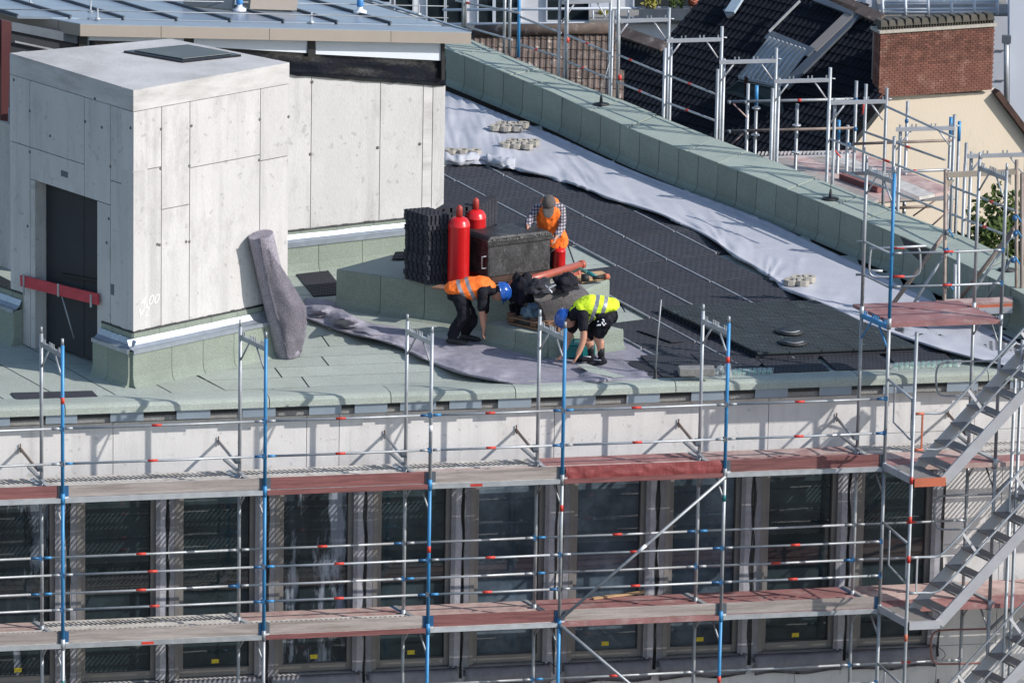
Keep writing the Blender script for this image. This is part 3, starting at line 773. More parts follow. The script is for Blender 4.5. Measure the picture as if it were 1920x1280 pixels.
MB().prism([PR_(-60, 9), PR_(109, 39), RA, RB, PR_(858, 53), PR_(840, 52), PR_(152, 38.5), PR_(112, 31), PR_(-60, 3)], rN * .012).build('gutter_strip', M_PLATE, PA)
MB().prism([RB + rN * .013, PR_(850, 53) + rN * .013, PR_(650, -10) + rN * .013, PR_(700, 2) + rN * .013], rN * .02).build('verge_strip', M_PLATE, PA)
for k in range(-4, 9):
    u0 = k * 100 - 20
    a = (u0 + 150 + 3, 37 + .02 * (u0 + 30)); b = (u0 + 250 - 3, 37 + .02 * (u0 + 130))
    if b[0] > 835: b = (835, 51)
    if a[0] > 820: break
    vt = -45
    sh = lambda p: (p[0] - (p[1] - vt) * 3.35, vt)
    q = [a, b, sh(b), sh(a)]
    if k < -1: q = [(q[0][0] - 40, q[0][1] - 8), (q[1][0] - 40, q[1][1] - 8), q[2], q[3]]
    MB().prism([PR_(x, y) for x, y in q], rN * .03).build('roof_sheet', M_ROOFM, PA)
    MB().bar(PR_(*a) + Z * .04, PR_(*sh(a)) + Z * .04, .03, .05).build('standing_seam', M_LEAD, PA)
for (v0, v1) in ((16, 31), (37, 53)):
    MB().tube([PR_(-20, v0) + Z * .15, PR_(400, lerp(v0, v1, .5) - 1) + Z * .15, PR_(840, v1) + Z * .15], .008, 5).build('lightning_wire', M_STEEL, PA)
MB().tube([PR_(480, 6) + Z * .5, PR_(730, 11) + Z * .5], .02, 6).build('rail', M_STEEL, PA)
for (u_, v_) in ((57, 12), (183, 41), (584, 47), (170, 27), (785, 32)):
    MB().lathe(PR_(u_, v_) + Z * .03, [(.04, 0), (.04, .02), (.012, .03), (.012, .16)], 8).build('wire_holder', M_ZINC, PA)
for (u_, v_) in ((449, 26), (675, 30)):
    h_ = thing('anchor_post', 'blue and white safety anchor on the metal roof ' + ('near the beige box' if u_ < 500 else 'toward the right end'), 'anchor', PR_(u_, v_) + Z * .04)
    b0 = PR_(u_, v_) + Z * .04
    MB().lathe(b0, [(.10, 0), (.10, .03), (.04, .06), (.04, .10)], 12).build('base', M_WHITE, h_)
    MB().lathe(b0, [(.045, .10), (.05, .11), (.05, .20), (.03, .22)], 12).build('collar', mat('anchor_blue', (.05, .22, .5), .4), h_)
    MB().lathe(b0, [(.03, .22), (.028, .28), (.012, .30)], 12).build('cap', M_WHITE, h_)
bx = thing('roof_duct', 'long beige sheet metal duct lying on the blue grey pavilion roof', 'duct', PR_(440, 24) + Z * .05)
MB().bar(PR_(345, 12) + Z * .14, PR_(440, 22) + Z * .14, .3, .16).build('dark_section', M_LEAD, bx)
MB().bar(PR_(462, 21) + Z * .14, PR_(550, 24) + Z * .14, .3, .16).build('beige_section', M_FASCIA, bx)

exec_marker = True
# ------------------------------------------------------------------ pedestal blocks on the roof
def block(name, label, px, h, nfr, parentcat='plinth'):
    T = [P(u_, v_, h) for u_, v_ in px]
    th_ = thing(name, label, parentcat, Vector((T[1].x, T[1].y, 0)))
    c = sum(T, Vector()) / len(T)
    MB().prism([Vector((p.x, p.y, .005)) + (c - p).normalized() * .02 for p in T], (0, 0, h - .012)).build('core', M_BITU, th_)
    n = len(T)
    for i in range(n):
        a, b = T[i], T[(i + 1) % n]; nn = (b - a).cross(Z).normalized()
        if nn.dot(c - a) > 0: nn = -nn
        k = nfr[i]
        for j in range(k):
            x0, x1 = j / k, (j + 1) / k; L_ = (b - a).length
            x0 += .005 / L_; x1 -= .005 / L_
            if j == 0: x0 = -.0
            if j == k - 1: x1 = 1.0
            r_ = random.uniform(0, .006)
            pr = [(-.03, h - .01), (-.012, h + .006), (.004, h - .01), (.008 + r_, h - .05), (.010 + r_, .12), (.04, .04), (.14, .006), (-.02, .006)]
            q = [[lerp(a, b, s) * 1.0 + nn * o + Z * (z - h) for o, z in pr] for s in (x0, x1)]
            m_ = len(pr)
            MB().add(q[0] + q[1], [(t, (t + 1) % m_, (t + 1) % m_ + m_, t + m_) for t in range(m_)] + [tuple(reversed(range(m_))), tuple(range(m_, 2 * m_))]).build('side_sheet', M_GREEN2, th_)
    for f0, f1 in ((0, .33), (.335, .66), (.665, 1)):
        q = [lerp(T[0], T[1], f0), lerp(T[0], T[1], f1), lerp(T[3], T[2], f1), lerp(T[3], T[2], f0)]
        MB().prism([p + (c - p).normalized() * .015 - Z * .010 for p in q], (0, 0, .012)).build('top_sheet', M_GREEN, th_)
    return th_
HB = .55
block('roof_plinth', 'large felt covered plinth carrying the kettle and gas cylinders', [(632, 505), (1050, 567), (1142, 524), (735, 478)], HB, [5, 1, 5, 2])
block('roof_plinth', 'low felt covered plinth under the wooden pallet', [(908, 604), (1028, 634), (1168, 617), (1062, 590)], .29, [2, 3, 2, 1])

# ------------------------------------------------------------------ drainage panels on the roof
N0 = P(1187, 401, 0); E1 = P(1265, 440.5, 0) - N0; E2 = P(1279, 390.5, 0) - N0
def stud_mesh(e1, e2, n1, n2, h=.014, th=.034, gap=.028):
    g1 = gap / e1.length; g2 = gap / e2.length
    f = lambda a, b, z: e1 * lerp(g1, 1 - g1, a) + e2 * lerp(g2, 1 - g2, b) + Z * z
    s_ = MB()
    s_.hexa([f(0, 0, 0), f(1, 0, 0), f(1, 1, 0), f(0, 1, 0)], [f(0, 0, th), f(1, 0, th), f(1, 1, th), f(0, 1, th)])
    s_.nplate = len(s_.f)
    for i in range(n1):
        for j in range(n2):
            g_ = .5 if i % 2 else 0
            if g_ and j == n2 - 1: continue
            ca, cb_ = (i + .5) / n1, (j + .5 + g_) / n2; ha, hb = .40 / n1, .36 / n2
            q = [f(ca - ha, cb_, th), f(ca, cb_ - hb, th), f(ca + ha, cb_, th), f(ca, cb_ + hb, th)]
            s_.add([x + Z * .0025 for x in q], [(0, 1, 2, 3)])
    for i in range(0, n1 + 1):      # low cross ribs catch a little light
        x = min(.99, max(.01, i / n1)); p_ = f(x, 0, th); q_ = f(x, 1, th); w_ = e1.normalized() * .006
        s_.add([p_ - w_, q_ - w_, q_ + Z * .006, p_ + Z * .006, p_ + w_, q_ + w_], [(0, 1, 2, 3), (3, 2, 5, 4)])
    return s_
def inpoly(x, y, poly):
    c = False; n = len(poly); j = n - 1
    for i in range(n):
        xi, yi = poly[i]; xj, yj = poly[j]
        if (yi > y) != (yj > y) and x < (xj - xi) * (y - yi) / (yj - yi) + xi: c = not c
        j = i
    return c
def proj(p):
    d = p - CAM; f = d.dot(FW); return 960 + d.dot(RT) / f * FOCPX, 640 - d.dot(UP) / f * FOCPX
ML = thing('drainage_layer', 'field of black studded drainage panels laid across the flat roof', 'drainage panels', N0)
s_ = stud_mesh(E1, E2, 15, 8)
def pits(o, s__):
    o.data.materials.append(M_BITU); k0 = s__.nplate
    for k, pl_ in enumerate(o.data.polygons):
        if k >= k0 and pl_.area < .02 and len(pl_.vertices) == 4 and abs(pl_.normal.z) > .99 and pl_.area < .004: pl_.material_index = 1
    return o
proto = pits(s_.build('drainage_panel', M_MAT, ML, org=Vector((0, 0, 0))), s_)
lp = MB().bar(E1 * .01 + Z * .03 + E2 * .012, E1 * .97 + Z * .03 + E2 * .012, .022, .028)
lipp = lp.build('edge_highlight_lip', M_LIP, ML, org=Vector((0, 0, 0)))  # pale grey colour paints the sun caught along each panel edge
first = True
region = [(720, 250), (960, 300), (1110, 350), (1330, 435), (1480, 555), (1640, 612), (1900, 640), (2000, 700), (1235, 716), (1285, 690), (1262, 672), (1175, 628), (1140, 520), (1060, 470), (700, 400)]
cnt = 0
for i in range(-9, 13):
    for j in range(-9, 9):
        o = N0 + E1 * i + E2 * j
        c = o + E1 * .5 + E2 * .5; cu_, cv2 = proj(c)
        if not inpoly(cu_, cv2, region): continue
        # keep off the coping
        if max((q - WL0).dot(WN) for q in (o, o + E1, o + E2, o + E1 + E2)) > -.12: continue
        o = o + Z * (.007 + random.uniform(0, .010))
        a = dupe(proto, o, ML) if not first else proto
        if first: a.location = o - ORG[ML.name]; ORG[a.name] = o; lipp.parent = a; lipp.location = (0, 0, 0)
        else:
            b = lipp.copy(); COL.objects.link(b); b.parent = a; b.location = (0, 0, 0)
        a.rotation_euler = (random.uniform(-.004, .004), random.uniform(-.004, .004), random.uniform(-.006, .006))
        first = False; cnt += 1
print('panels', cnt)
# front edge filler strips of panels, cut along the coping
for k, (ua, ub) in enumerate(((1240, 1330), (1335, 1440), (1445, 1560), (1565, 1680), (1685, 1800))):
    va, vb2 = cv(ua) - 3, cv(ub) - 3
    a = P(ua, va, 0); e2 = P(ub, vb2, 0) - a; e1 = P(ua - 44, va - 42, 0) - a
    s9 = stud_mesh(e1, e2, 10, 14); o_ = pits(s9.build('drainage_panel', M_MAT, ML, org=Vector((0, 0, 0))), s9); o_.location = a + Z * .022 - ORG[ML.name]
# raised second layer
SL = thing('raised_drainage_layer', 'thick greenish second layer of drainage panels with two round openings', 'drainage panels', P(1480, 620, 0))
e1 = (P(1420, 680, 0) - P(1236, 592, 0)) / 3.0; e2 = (P(1720, 668, 0) - P(1420, 680, 0)) / 5.0
s0 = P(1236, 592, 0)
s9 = stud_mesh(e1, e2, 12, 8, .014, .03, .006); pr2 = pits(s9.build('drainage_panel', M_MAT2, SL, org=Vector((0, 0, 0))), s9)
lm = MB()
for q in range(9):
    a_ = e1 * ((q + .5) / 9); lm.bar(a_ + Z * .02, a_ + e2 * .99 + Z * .02, .02, .05)
lower = lm.build('drainage_panel_ribs', M_MAT, SL, org=Vector((0, 0, 0)))
fst = True
for i in range(-3, 3):
    for j in range(0, 5):
        o = s0 + e1 * i + e2 * j + Z * .115
        cu_, cv2 = proj(o + e1 * .5 + e2 * .5)
        if i < 0 and not inpoly(cu_, cv2, [(1236, 592), (1330, 600), (1720, 670), (1650, 612), (1560, 575), (1500, 555), (1400, 560)]): continue
        if i < -1: continue
        if fst: pr2.location = o - ORG[SL.name]; lower.location = o - ORG[SL.name] - Z * .06; fst = False
        else:
            a = dupe(pr2, o, SL); b = dupe(lower, o - Z * .06, SL)
for (u_, v_) in ((1481, 621), (1488, 641)):
    c_ = P(u_, v_, .17)
    MB().lathe(c_, [(.19, -.02), (.20, .010), (.01, .012)], 22).build('ring_opening', M_BITU, SL)
    MB().tube([c_ + Vector((x * .13, -.03 - .09 * (1 - x * x), .018)) for x in (-1, -.5, 0, .5, 1)], .008, 6).build('pale_rim', M_LIP, SL)
# loose panels
def loose(px, label, z, n1=16, n2=16, mt=M_MAT, tilt=0):
    a = P(*px[0], z); e1_ = P(*px[1], z) - a; e2_ = P(*px[2], z) - a
    s9 = stud_mesh(e1_, e2_, n1, n2, .02, .012, 0); o_ = pits(s9.build('loose_mat', mt, None, org=Vector((0, 0, 0))), s9)
    o_.location = a; ORG[o_.name] = a
    tag(o_, label, 'drainage panel'); return o_
loose([(38, 757), (20, 738), (192, 753)], 'single black drainage panel lying by the eaves below the lift tower', .008)
loose([(1258, 642), (1195, 620), (1285, 640)], 'thin lattice panel laid loose beside the grey fleece', .06, 12, 8)
loose([(1230, 712), (1168, 678), (1312, 712)], 'black drainage panel at the eaves beside the grey blocks', .03, 18, 14)
loose([(588, 557), (550, 508), (650, 552)], 'black drainage panel behind the leaning felt roll', .008, 18, 12)
loose([(735, 487), (741, 474), (768, 486)], 'narrow black panel lying left of the black panel stack', HB + .02, 5, 5)

# ------------------------------------------------------------------ white fleece
LE = [(780, 312), (835, 311), (880, 307), (935, 310), (965, 318), (1040, 337), (1090, 352), (1140, 373), (1240, 404), (1330, 447), (1372, 478), (1430, 512), (1447, 524), (1475, 545), (1540, 572), (1600, 598), (1660, 622), (1760, 655), (1900, 690)]
RE = [(780, 148), (835, 170), (880, 188), (920, 205), (950, 217), (1000, 237), (1055, 260), (1120, 290), (1200, 325), (1300, 362), (1372, 388), (1440, 415), (1500, 443), (1560, 472), (1620, 500), (1700, 540), (1800, 588), (1880, 628), (2000, 690)]
LEs, REs = smooth_curve([(x, y, 0) for x, y in LE], 200), smooth_curve([(x, y, 0) for x, y in RE], 200)
def fl(a, b):
    l_, r_ = along(LEs, a), along(REs, a); q = lerp(l_, r_, b)
    p = P(q.x, q.y, 0)
    wr = .035 * noise.noise(Vector((p.x * 1.2, p.y * .45, 1))) + .014 * noise.noise(Vector((p.x * 4, p.y * 1.4, 2)))
    if q.x < 1060: wr += .09 * (noise.noise(Vector((p.x * 1.8, p.y * .8, 4))) + .25) * min(1, (1060 - q.x) / 100)
    z = .072 + wr * (1 - .6 * b) - .035 * b
    z += .045 * noise.noise(Vector((a * 26, b * 2.2, 14))) * (1 - b) + .02 * noise.noise(Vector((a * 70, b * 5 + a * 30, 15)))
    z = max(z, .05 if b < .85 else .02)
    if b < .09: z += .035 * math.sin(b / .09 * math.pi) * (1 + noise.noise(Vector((a * 22, 0, 0))))
    if b > .93: z += .02 * (b - .93) / .07 + .05 * max(0, noise.noise(Vector((a * 60, 3, 1)))) * (b - .93) / .07
    p = P(q.x + (6 * noise.noise(Vector((a * 40, 9, 0))) if b < .02 else 0), q.y, z); return p
ff = MB().sheet(fl, 200, 26, .008).build('white_fleece_sheet', M_FLEECE)
tag(ff, 'wide strip of white protective fleece along the foot of the parapet', 'fleece')
# rolled hem bundle at the left end
def hem(a, b):
    x = lerp(828, 966, a); cvx = 296 + 3 * math.sin(a * 9); rr = .085 + .03 * noise.noise(Vector((a * 9, 0, 0))) - (.05 if abs(a - .55) < .05 else 0)
    c = P(x, cvx + 8 * a, .13); th = b * 2 * math.pi
    w_ = rr * (1 + .25 * noise.noise(Vector((a * 14, math.cos(th) * 1.3, math.sin(th) * 1.3))))
    return c + Vector((0, -math.cos(th) * w_ * 1.7, math.sin(th) * w_))
tag(MB().sheet(hem, 60, 20, .004).build('fleece_bundle', M_FLEECE), 'crumpled white fleece bundle rolled up against the concrete wall corner', 'fleece')

# ------------------------------------------------------------------ grey geotextile on the roof
UPc = [(572, 558), (600, 560), (625, 565), (650, 585), (690, 604), (740, 612), (800, 628), (860, 640), (915, 640), (960, 655), (1020, 668), (1070, 660), (1165, 645), (1168, 628), (1215, 650), (1258, 670)]
LOc = [(572, 597), (590, 604), (625, 618), (660, 628), (700, 636), (745, 650), (790, 672), (830, 690), (880, 706), (930, 716), (980, 723), (1030, 722), (1090, 719), (1140, 717), (1190, 715), (1222, 711)]
UPs, LOs = smooth_curve([(x, y, 0) for x, y in UPc], 160), smooth_curve([(x, y, 0) for x, y in LOc], 160)
def gt(a, b):
    l_, r_ = along(LOs, a), along(UPs, a); q = lerp(l_, r_, b); p = P(q.x, q.y, 0)
    lw = max(0, 1 - a / .42)
    r = abs(noise.noise(Vector((q.x * .022, q.y * .05 + q.x * .02, 2))))
    z = .018 + .006 * noise.noise(Vector((p.x * 3, p.y * 2, 7)))
    z += lw * (.10 * max(0, .42 - r) * (math.sin(b * math.pi) ** .6))
    z += .05 * max(0, noise.noise(Vector((p.x * 1.6 + p.y, p.y * .5, 11)))) * math.sin(b * math.pi)
    for (hu, hv, hr, ha) in ((652, 596, 26, .30), (604, 580, 20, .14), (690, 622, 26, .12), (745, 636, 30, .09), (872, 690, 34, .10), (930, 702, 26, .07), (800, 660, 26, .08)):
        dx, dy = (q.x - hu) / hr, (q.y - hv) / (hr * .45)
        z += ha * math.exp(-(dx * dx + dy * dy)) * (1 + .2 * noise.noise(Vector((q.x * .09, q.y * .2, hu))))
    z += .05 * max(0, noise.noise(Vector((q.x * .05, q.y * .22, 31)))) * max(0, 1 - a / .75)
    if b < .16: z += .045 * math.sin(b / .16 * math.pi) * (1 + noise.noise(Vector((a * 14, 0, 3))))
    if a > .78 and b < .5: z += .12 * max(0, noise.noise(Vector((p.x * 2.2, p.y * 1.1, 21)))) 
    return P(q.x, q.y, z)
gg = MB().sheet(gt, 190, 34, .006).build('grey_geotextile', M_GEO)
tag(gg, 'rumpled grey felt sheet spread on the green roof at the workers\' feet', 'felt sheet')
# exposed patch of green near the yellow-vested worker's feet is cut paper-thin: a loose offcut
oc = MB().prism([P(1082, 684, .08), P(1100, 682, .08), P(1150, 700, .08), P(1172, 706, .08), P(1150, 708, .08), P(1105, 698, .08)], (0, 0, .006)).build('felt_offcut', M_GREEN)
tag(oc, 'green felt offcut lying on the grey sheet in front of the bending worker\'s shoes', 'offcut')

# ------------------------------------------------------------------ leaning felt roll
rb = P(540, 668, 0) + Z * .02; rt_ = PP(489, 440, tB + nR * .17, nR)
FR = thing('felt_roll', 'big grey felt roll leaning against the sunlit concrete tower wall', 'felt roll', rb)
axis = rt_ - rb; ax_n = axis.normalized()
sd_ = ax_n.cross(Vector((0, -1, 0))).normalized(); fr_ = sd_.cross(ax_n).normalized()
def rollf(a, b):
    th = b * 2 * math.pi; p = rb + axis * a
    r = lerp(.180, .172, a) * (1 + .025 * noise.noise(Vector((a * 3, math.cos(th), math.sin(th)))))
    return p + (sd_ * math.cos(th) + fr_ * math.sin(th)) * r
s_ = MB(); nu, nv = 40, 26; vs_ = []
for i in range(nu + 1):
    for j in range(nv): vs_.append(rollf(i / nu, j / nv))
s_.add(vs_, [(i * nv + j, i * nv + (j + 1) % nv, (i + 1) * nv + (j + 1) % nv, (i + 1) * nv + j) for i in range(nu) for j in range(nv)], True)
s_.f.append([j for j in reversed(range(nv))]); s_.sm.append(False); s_.f.append([nu * nv + j for j in range(nv)]); s_.sm.append(False)
s_.build('roll_body', M_ROLL, FR)
def flap(a, b):
    edge = [(500, 440), (528, 500), (554, 542), (574, 575), (576, 606), (571, 640), (562, 670)]
    base = [(486, 442), (497, 500), (506, 545), (515, 580), (524, 610), (533, 640), (541, 672)]
    E_, B_ = along([Vector((x, y, 0)) for x, y in edge], a), along([Vector((x, y, 0)) for x, y in base], a)
    q = lerp(B_, E_, b); c = rb + axis * (1 - a)
    y0 = c.y - .215 + .20 * b * b + .018 * math.sin(b * 6 + a * 4) + .03 * noise.noise(Vector((a * 5, b * 3, 0)))
    return PY(q.x + 2 * noise.noise(Vector((a * 20, b * 3, 5))), q.y, y0)
s_ = MB().sheet(flap, 30, 12, .0)
o_ = s_.build('loose_end', M_ROLL, FR)
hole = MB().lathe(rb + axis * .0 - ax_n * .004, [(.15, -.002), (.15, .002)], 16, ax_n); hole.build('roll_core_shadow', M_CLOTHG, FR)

# ------------------------------------------------------------------ paver stacks
def paver_group(u_, v_, label, n, spread=.26, z0=.09, rows=1, h=.075, cols=None):
    c = P(u_, v_, z0)
    t_ = thing('paver_stack', label, 'pavers', c, 'concrete grid pavers on the white fleece')
    for k in range(n):
        i, j = k % (cols or n), k // (cols or n)
        ctr = c + Vector(((i - ((cols or n) - 1) / 2) * spread + (j % 2) * .10, j * .22 - .1 + random.uniform(-.02, .02), 0))
        s_ = MB(); r = .105; hole_r = .05; m_ = 8
        vs_ = []
        for zz_ in (0, h):
            for rr in (r, hole_r):
                for q in range(m_):
                    a = math.pi / 8 + q * math.pi / 4; vs_.append(ctr + Vector((math.cos(a) * rr, math.sin(a) * rr * 1.1, zz_)))
        fs = []
        for q in range(m_):
            q2 = (q + 1) % m_
            fs += [(q, q2, 16 + q2, 16 + q), (8 + q, 24 + q, 24 + q2, 8 + q2), (16 + q, 16 + q2, 24 + q2, 24 + q), (q, 8 + q, 8 + q2, q2)]
        s_.add(vs_, fs); s_.build('paver', M_BLOCKC, t_)
paver_group(949, 241, 'shaded grid paver row closest to the far parapet foot', 6, .17, .09, cols=3)
paver_group(968, 274, 'sunlit grid paver row in the middle of the white fleece', 6, .17, .09, cols=3)
paver_group(868, 284, 'small sandy paver row half buried in fleece by the concrete wall', 3, .19, .09, h=.06)
paver_group(1493, 530, 'pale hollow block set alone at the fleece edge near the raised panels', 4, .17, .09, cols=2)

# ------------------------------------------------------------------ lightning rods on felt pads
def rod(u_, v_, h_px, label, z, lean, rad=.13):
    b = P(u_, v_, z); t_ = thing('lightning_rod', label, 'lightning rod', b, 'lightning rods on black cone feet')
    MB().lathe(b, [(rad, 0), (rad, .012), (.03, .03), (.016, .14), (.010, .15)], 18).build('cone_foot', M_BITU, t_)
    top = b + Z * (h_px / 130.4) + Vector((lean, 0, 0))
    MB().tube([b + Z * .1, lerp(b, top, .5) + Vector((lean * -.25, 0, 0)), top], .007 if rad > .1 else .011, 6).build('rod', M_STEEL, t_)
rod(1127, 196, 90, 'thin bent lightning rod near the far end of the parapet top', HP + .02, .12)
rod(1557, 373, 100, 'lightning rod standing halfway down the parapet top', HP + .02, 0)
rod(1888, 506, 60, 'lightning rod at the near end of the parapet top behind the scaffold', HP + .02, 0)
rod(1229, 712, 147, 'lightning rod rising from the eaves beside the grey felt sheet', .03, .05, .05)

# ------------------------------------------------------------------ stack of black panels on the plinth
zt0 = HB + .01
c0 = P(800, 535, zt0); ex = P(846, 531, zt0) - c0; ey = P(756, 522, zt0) - c0
ey2 = ey; nlay = 14; lh = .072
def lattice(ex, ey, seed):
    s_ = MB(); h = lh
    exn, eyn = ex.normalized(), ey.normalized()
    s_.hexa([Z * (h - .012), ex + Z * (h - .012), ex + ey + Z * (h - .012), ey + Z * (h - .012)], [Z * (h - .004), ex + Z * (h - .004), ex + ey + Z * (h - .004), ey + Z * (h - .004)])
    for (a, d, n) in ((Vector(), ex, 6), (Vector(), ey, 5), (ey, ex, 6), (ex, ey, 5)):
        perp = (eyn if d is ex else exn) * .03
        for k in range(n):
            f = (k + .5) / n; w = .30 / n
            c = a + d * f
            s_.box(c + Z * h * .42 + perp * (1 if a == Vector() else -1) * .3, d * w, perp * .5, Z * h * .40)
    for k in range(6):
        for j in range(6):
            c = ex * ((k + .5) / 6) + ey * ((j + .5) / 6); s_.box(c + Z * (h - .002), exn * .02, eyn * .02, Z * .007)
    return s_
exx = ex * 1.0
ordn = ['topmost panel', 'second panel', 'third panel', 'fourth panel', 'fifth panel', 'sixth panel', 'seventh panel', 'eighth panel', 'ninth panel', 'tenth panel', 'eleventh panel', 'twelfth panel', 'thirteenth panel', 'fourteenth panel']
pst = lattice(exx, ey, 0).build('stacked_drainage_panel', M_MAT, None, org=Vector((0, 0, 0)))
backv = Vector((.30, .55, 0))
for k in range(nlay):
    o = c0 + Z * (k * lh) + Vector((random.uniform(-.015, .015), random.uniform(-.015, .015), 0))
    a = pst if k == 0 else pst.copy()
    if k: COL.objects.link(a)
    a.location = o; ORG[a.name] = o
    lab = ordn[nlay - 1 - k] + ' from the top in the tall black panel stack left of the red cylinders'
    if k == nlay - 1: lab = 'topmost black drainage panel of the tall stack, its studded face in the sun'
    if k == 0: lab = 'lowest black drainage panel of the tall stack, resting on the plinth'
    tag(a, lab, 'drainage panel', 'drainage panels piled on the plinth')
# second half of the stack, behind
pst2 = lattice(ex * 1.9, Vector((.22, .62, 0)) , 1).build('stacked_drainage_panel', M_MAT, None, org=Vector((0, 0, 0)))
o2 = c0 + ey * .35 + Vector((.22, .28, 0))
for k in range(nlay):
    a = pst2 if k == 0 else pst2.copy()
    if k: COL.objects.link(a)
    a.location = o2 + Z * (k * lh); tag(a, ordn[nlay - 1 - k] + ' from the top in the rear black pile behind the gas cylinders' if k < nlay - 1 else 'topmost panel of the rear pile behind the gas cylinders', 'drainage panel', 'drainage panels piled on the plinth')

# ------------------------------------------------------------------ gas cylinders
def gas(base, r, hbody, cap, label, name='gas_cylinder'):
    t_ = thing(name, label, 'gas cylinder', base, 'red gas cylinders on the plinth')
    MB().lathe(base, [(r * .92, 0), (r, .02), (r, hbody * .86), (r * 1.02, hbody * .865), (r * 1.02, hbody * .88), (r, hbody * .885), (r * .93, hbody * .93), (r * .72, hbody * .975), (r * .35, hbody)], 28).build('body', M_GASRED, t_)
    MB().lathe(base, [(r * .31, hbody - .005), (r * .31, hbody + cap * .75), (r * .22, hbody + cap * .92), (r * .08, hbody + cap)], 20).build('valve_cap', M_GASCAP, t_)
    return t_
gas(P(859, 536, HB + .01), .152, 1.00, .165, 'nearer tall red gas cylinder with a dull red cap beside the black kettle')
gas(P(890, 515, HB + .01), .148, .95, .165, 'farther red gas cylinder whose cap shows over the kettle lid')
g3 = gas(P(1048, 508, HB + .01), .090, .34, .05, 'short red gas bottle with black handle behind the right end of the kettle')
b3 = P(1048, 508, HB + .01)
MB().tube([b3 + Vector((-.06, -.07, .34)), b3 + Vector((-.13, -.1, .30)), b3 + Vector((-.15, -.12, .1)), b3 + Vector((-.1, -.12, .02))], .012, 6).build('hose', M_BLACKR, g3)
MB().lathe(b3 + Vector((-.17, -.12, .15)), [(.018, 0), (.02, .08), (.012, .12)], 8).build('yellow_regulator', M_YEL, g3)
MB().tube([b3 + Vector((-.05, 0, .37)), b3 + Vector((-.07, 0, .44)), b3 + Vector((.07, 0, .44)), b3 + Vector((.05, 0, .37))], .01, 6).build('handle', M_GASCAP, g3)

# ------------------------------------------------------------------ bitumen kettle
kz = HB + .14
kA, kB, kC = P(866, 503, kz), P(916, 520, kz), P(1031, 506, kz)
kD = kC + (kA - kB)
KT = thing('bitumen_kettle', 'tar streaked black bitumen kettle with a sloping lid on the plinth', 'kettle', kB - Z * .13)
KH = .50
o_ = MB().hexa([kA, kB, kC, kD], [p + Z * KH for p in (kA, kB, kC, kD)]).build('vat', M_KETTLEF, KT, bevel=.012)
k_n = (kC - kB).cross(Z).normalized(); 
if k_n.y > 0: k_n = -k_n
k_l = (kB - kC).normalized()
le = MB().hexa([kA + k_l * .012 + Z * .01, kB + k_l * .012 + Z * .01, kB + k_l * .002 + Z * .01, kA + k_l * .002 + Z * .01], [p + Z * (KH - .02) for p in (kA + k_l * .012, kB + k_l * .012, kB + k_l * .002, kA + k_l * .002)]).build('end_plate', M_KETTLE, KT)
kc = (kA + kB + kC + kD) / 4
lid0 = [p + (p - kc).normalized() * .035 + Z * (KH - .06) for p in (kA, kB, kC, kD)]
lid1 = [p + Z * .09 for p in lid0]
lid1[0] += Z * .0; 
MB().hexa(lid0, lid1).build('lid_rim', M_KETTLE, KT, bevel=.01)
MB().hexa([lerp(p, kc + Z * (KH + .03), .02) + Z * .092 for p in lid0], [lerp(p, kc + Z * (KH + .03), .12) + Z * (.13 + .03 * noise.noise(p * 3)) for p in lid0]).build('lid', M_KETTLE, KT, bevel=.012)
tb = MB()
for q in range(34):
    a = random.random(); c_ = lerp(lid1[1], lid1[2], a) + Z * random.uniform(-.02, .008) + k_n * .002
    r = random.uniform(.006, .018); tb.lathe(c_, [(r, -r * .4), (r * .8, r * .4)], 6, k_n)
stuff(tb.build('tar_drips', mat('dry_tar', (.14, .135, .13), .7), KT))
fb = MB()
for p in (kA, kB, kC, kD):
    c_ = lerp(p, kc, .12); fb.box(c_ - Z * .07, Vector((.02, 0, 0)), Vector((0, .02, 0)), Z * .068)
fb.bar(lerp(kB, kc, .1) - Z * .03, lerp(kC, kc, .1) - Z * .03, .03, .09); fb.bar(lerp(kB, kc, .1) - Z * .09, lerp(kC, kc, .1) - Z * .09, .03, .02)
fb.build('burner_frame', M_RUST, KT)
hd = lambda c_, w, h: [c_ + k_l * .01, c_ + k_l * .07, c_ + k_l * .07 - Z * h, c_ + k_l * .01 - Z * h]
for c_ in (lerp(kA, kB, .15) + Z * .32, lerp(kA, kB, .95) + Z * .30):
    pts = [c_, c_ + k_l * .09, c_ + k_l * .09 - Z * .17, c_ - Z * .17]
    if c_ == c_: MB().tube(pts, .009, 6).build('handle', M_BLACKR if c_.x < kB.x - .2 else M_STEEL, KT)

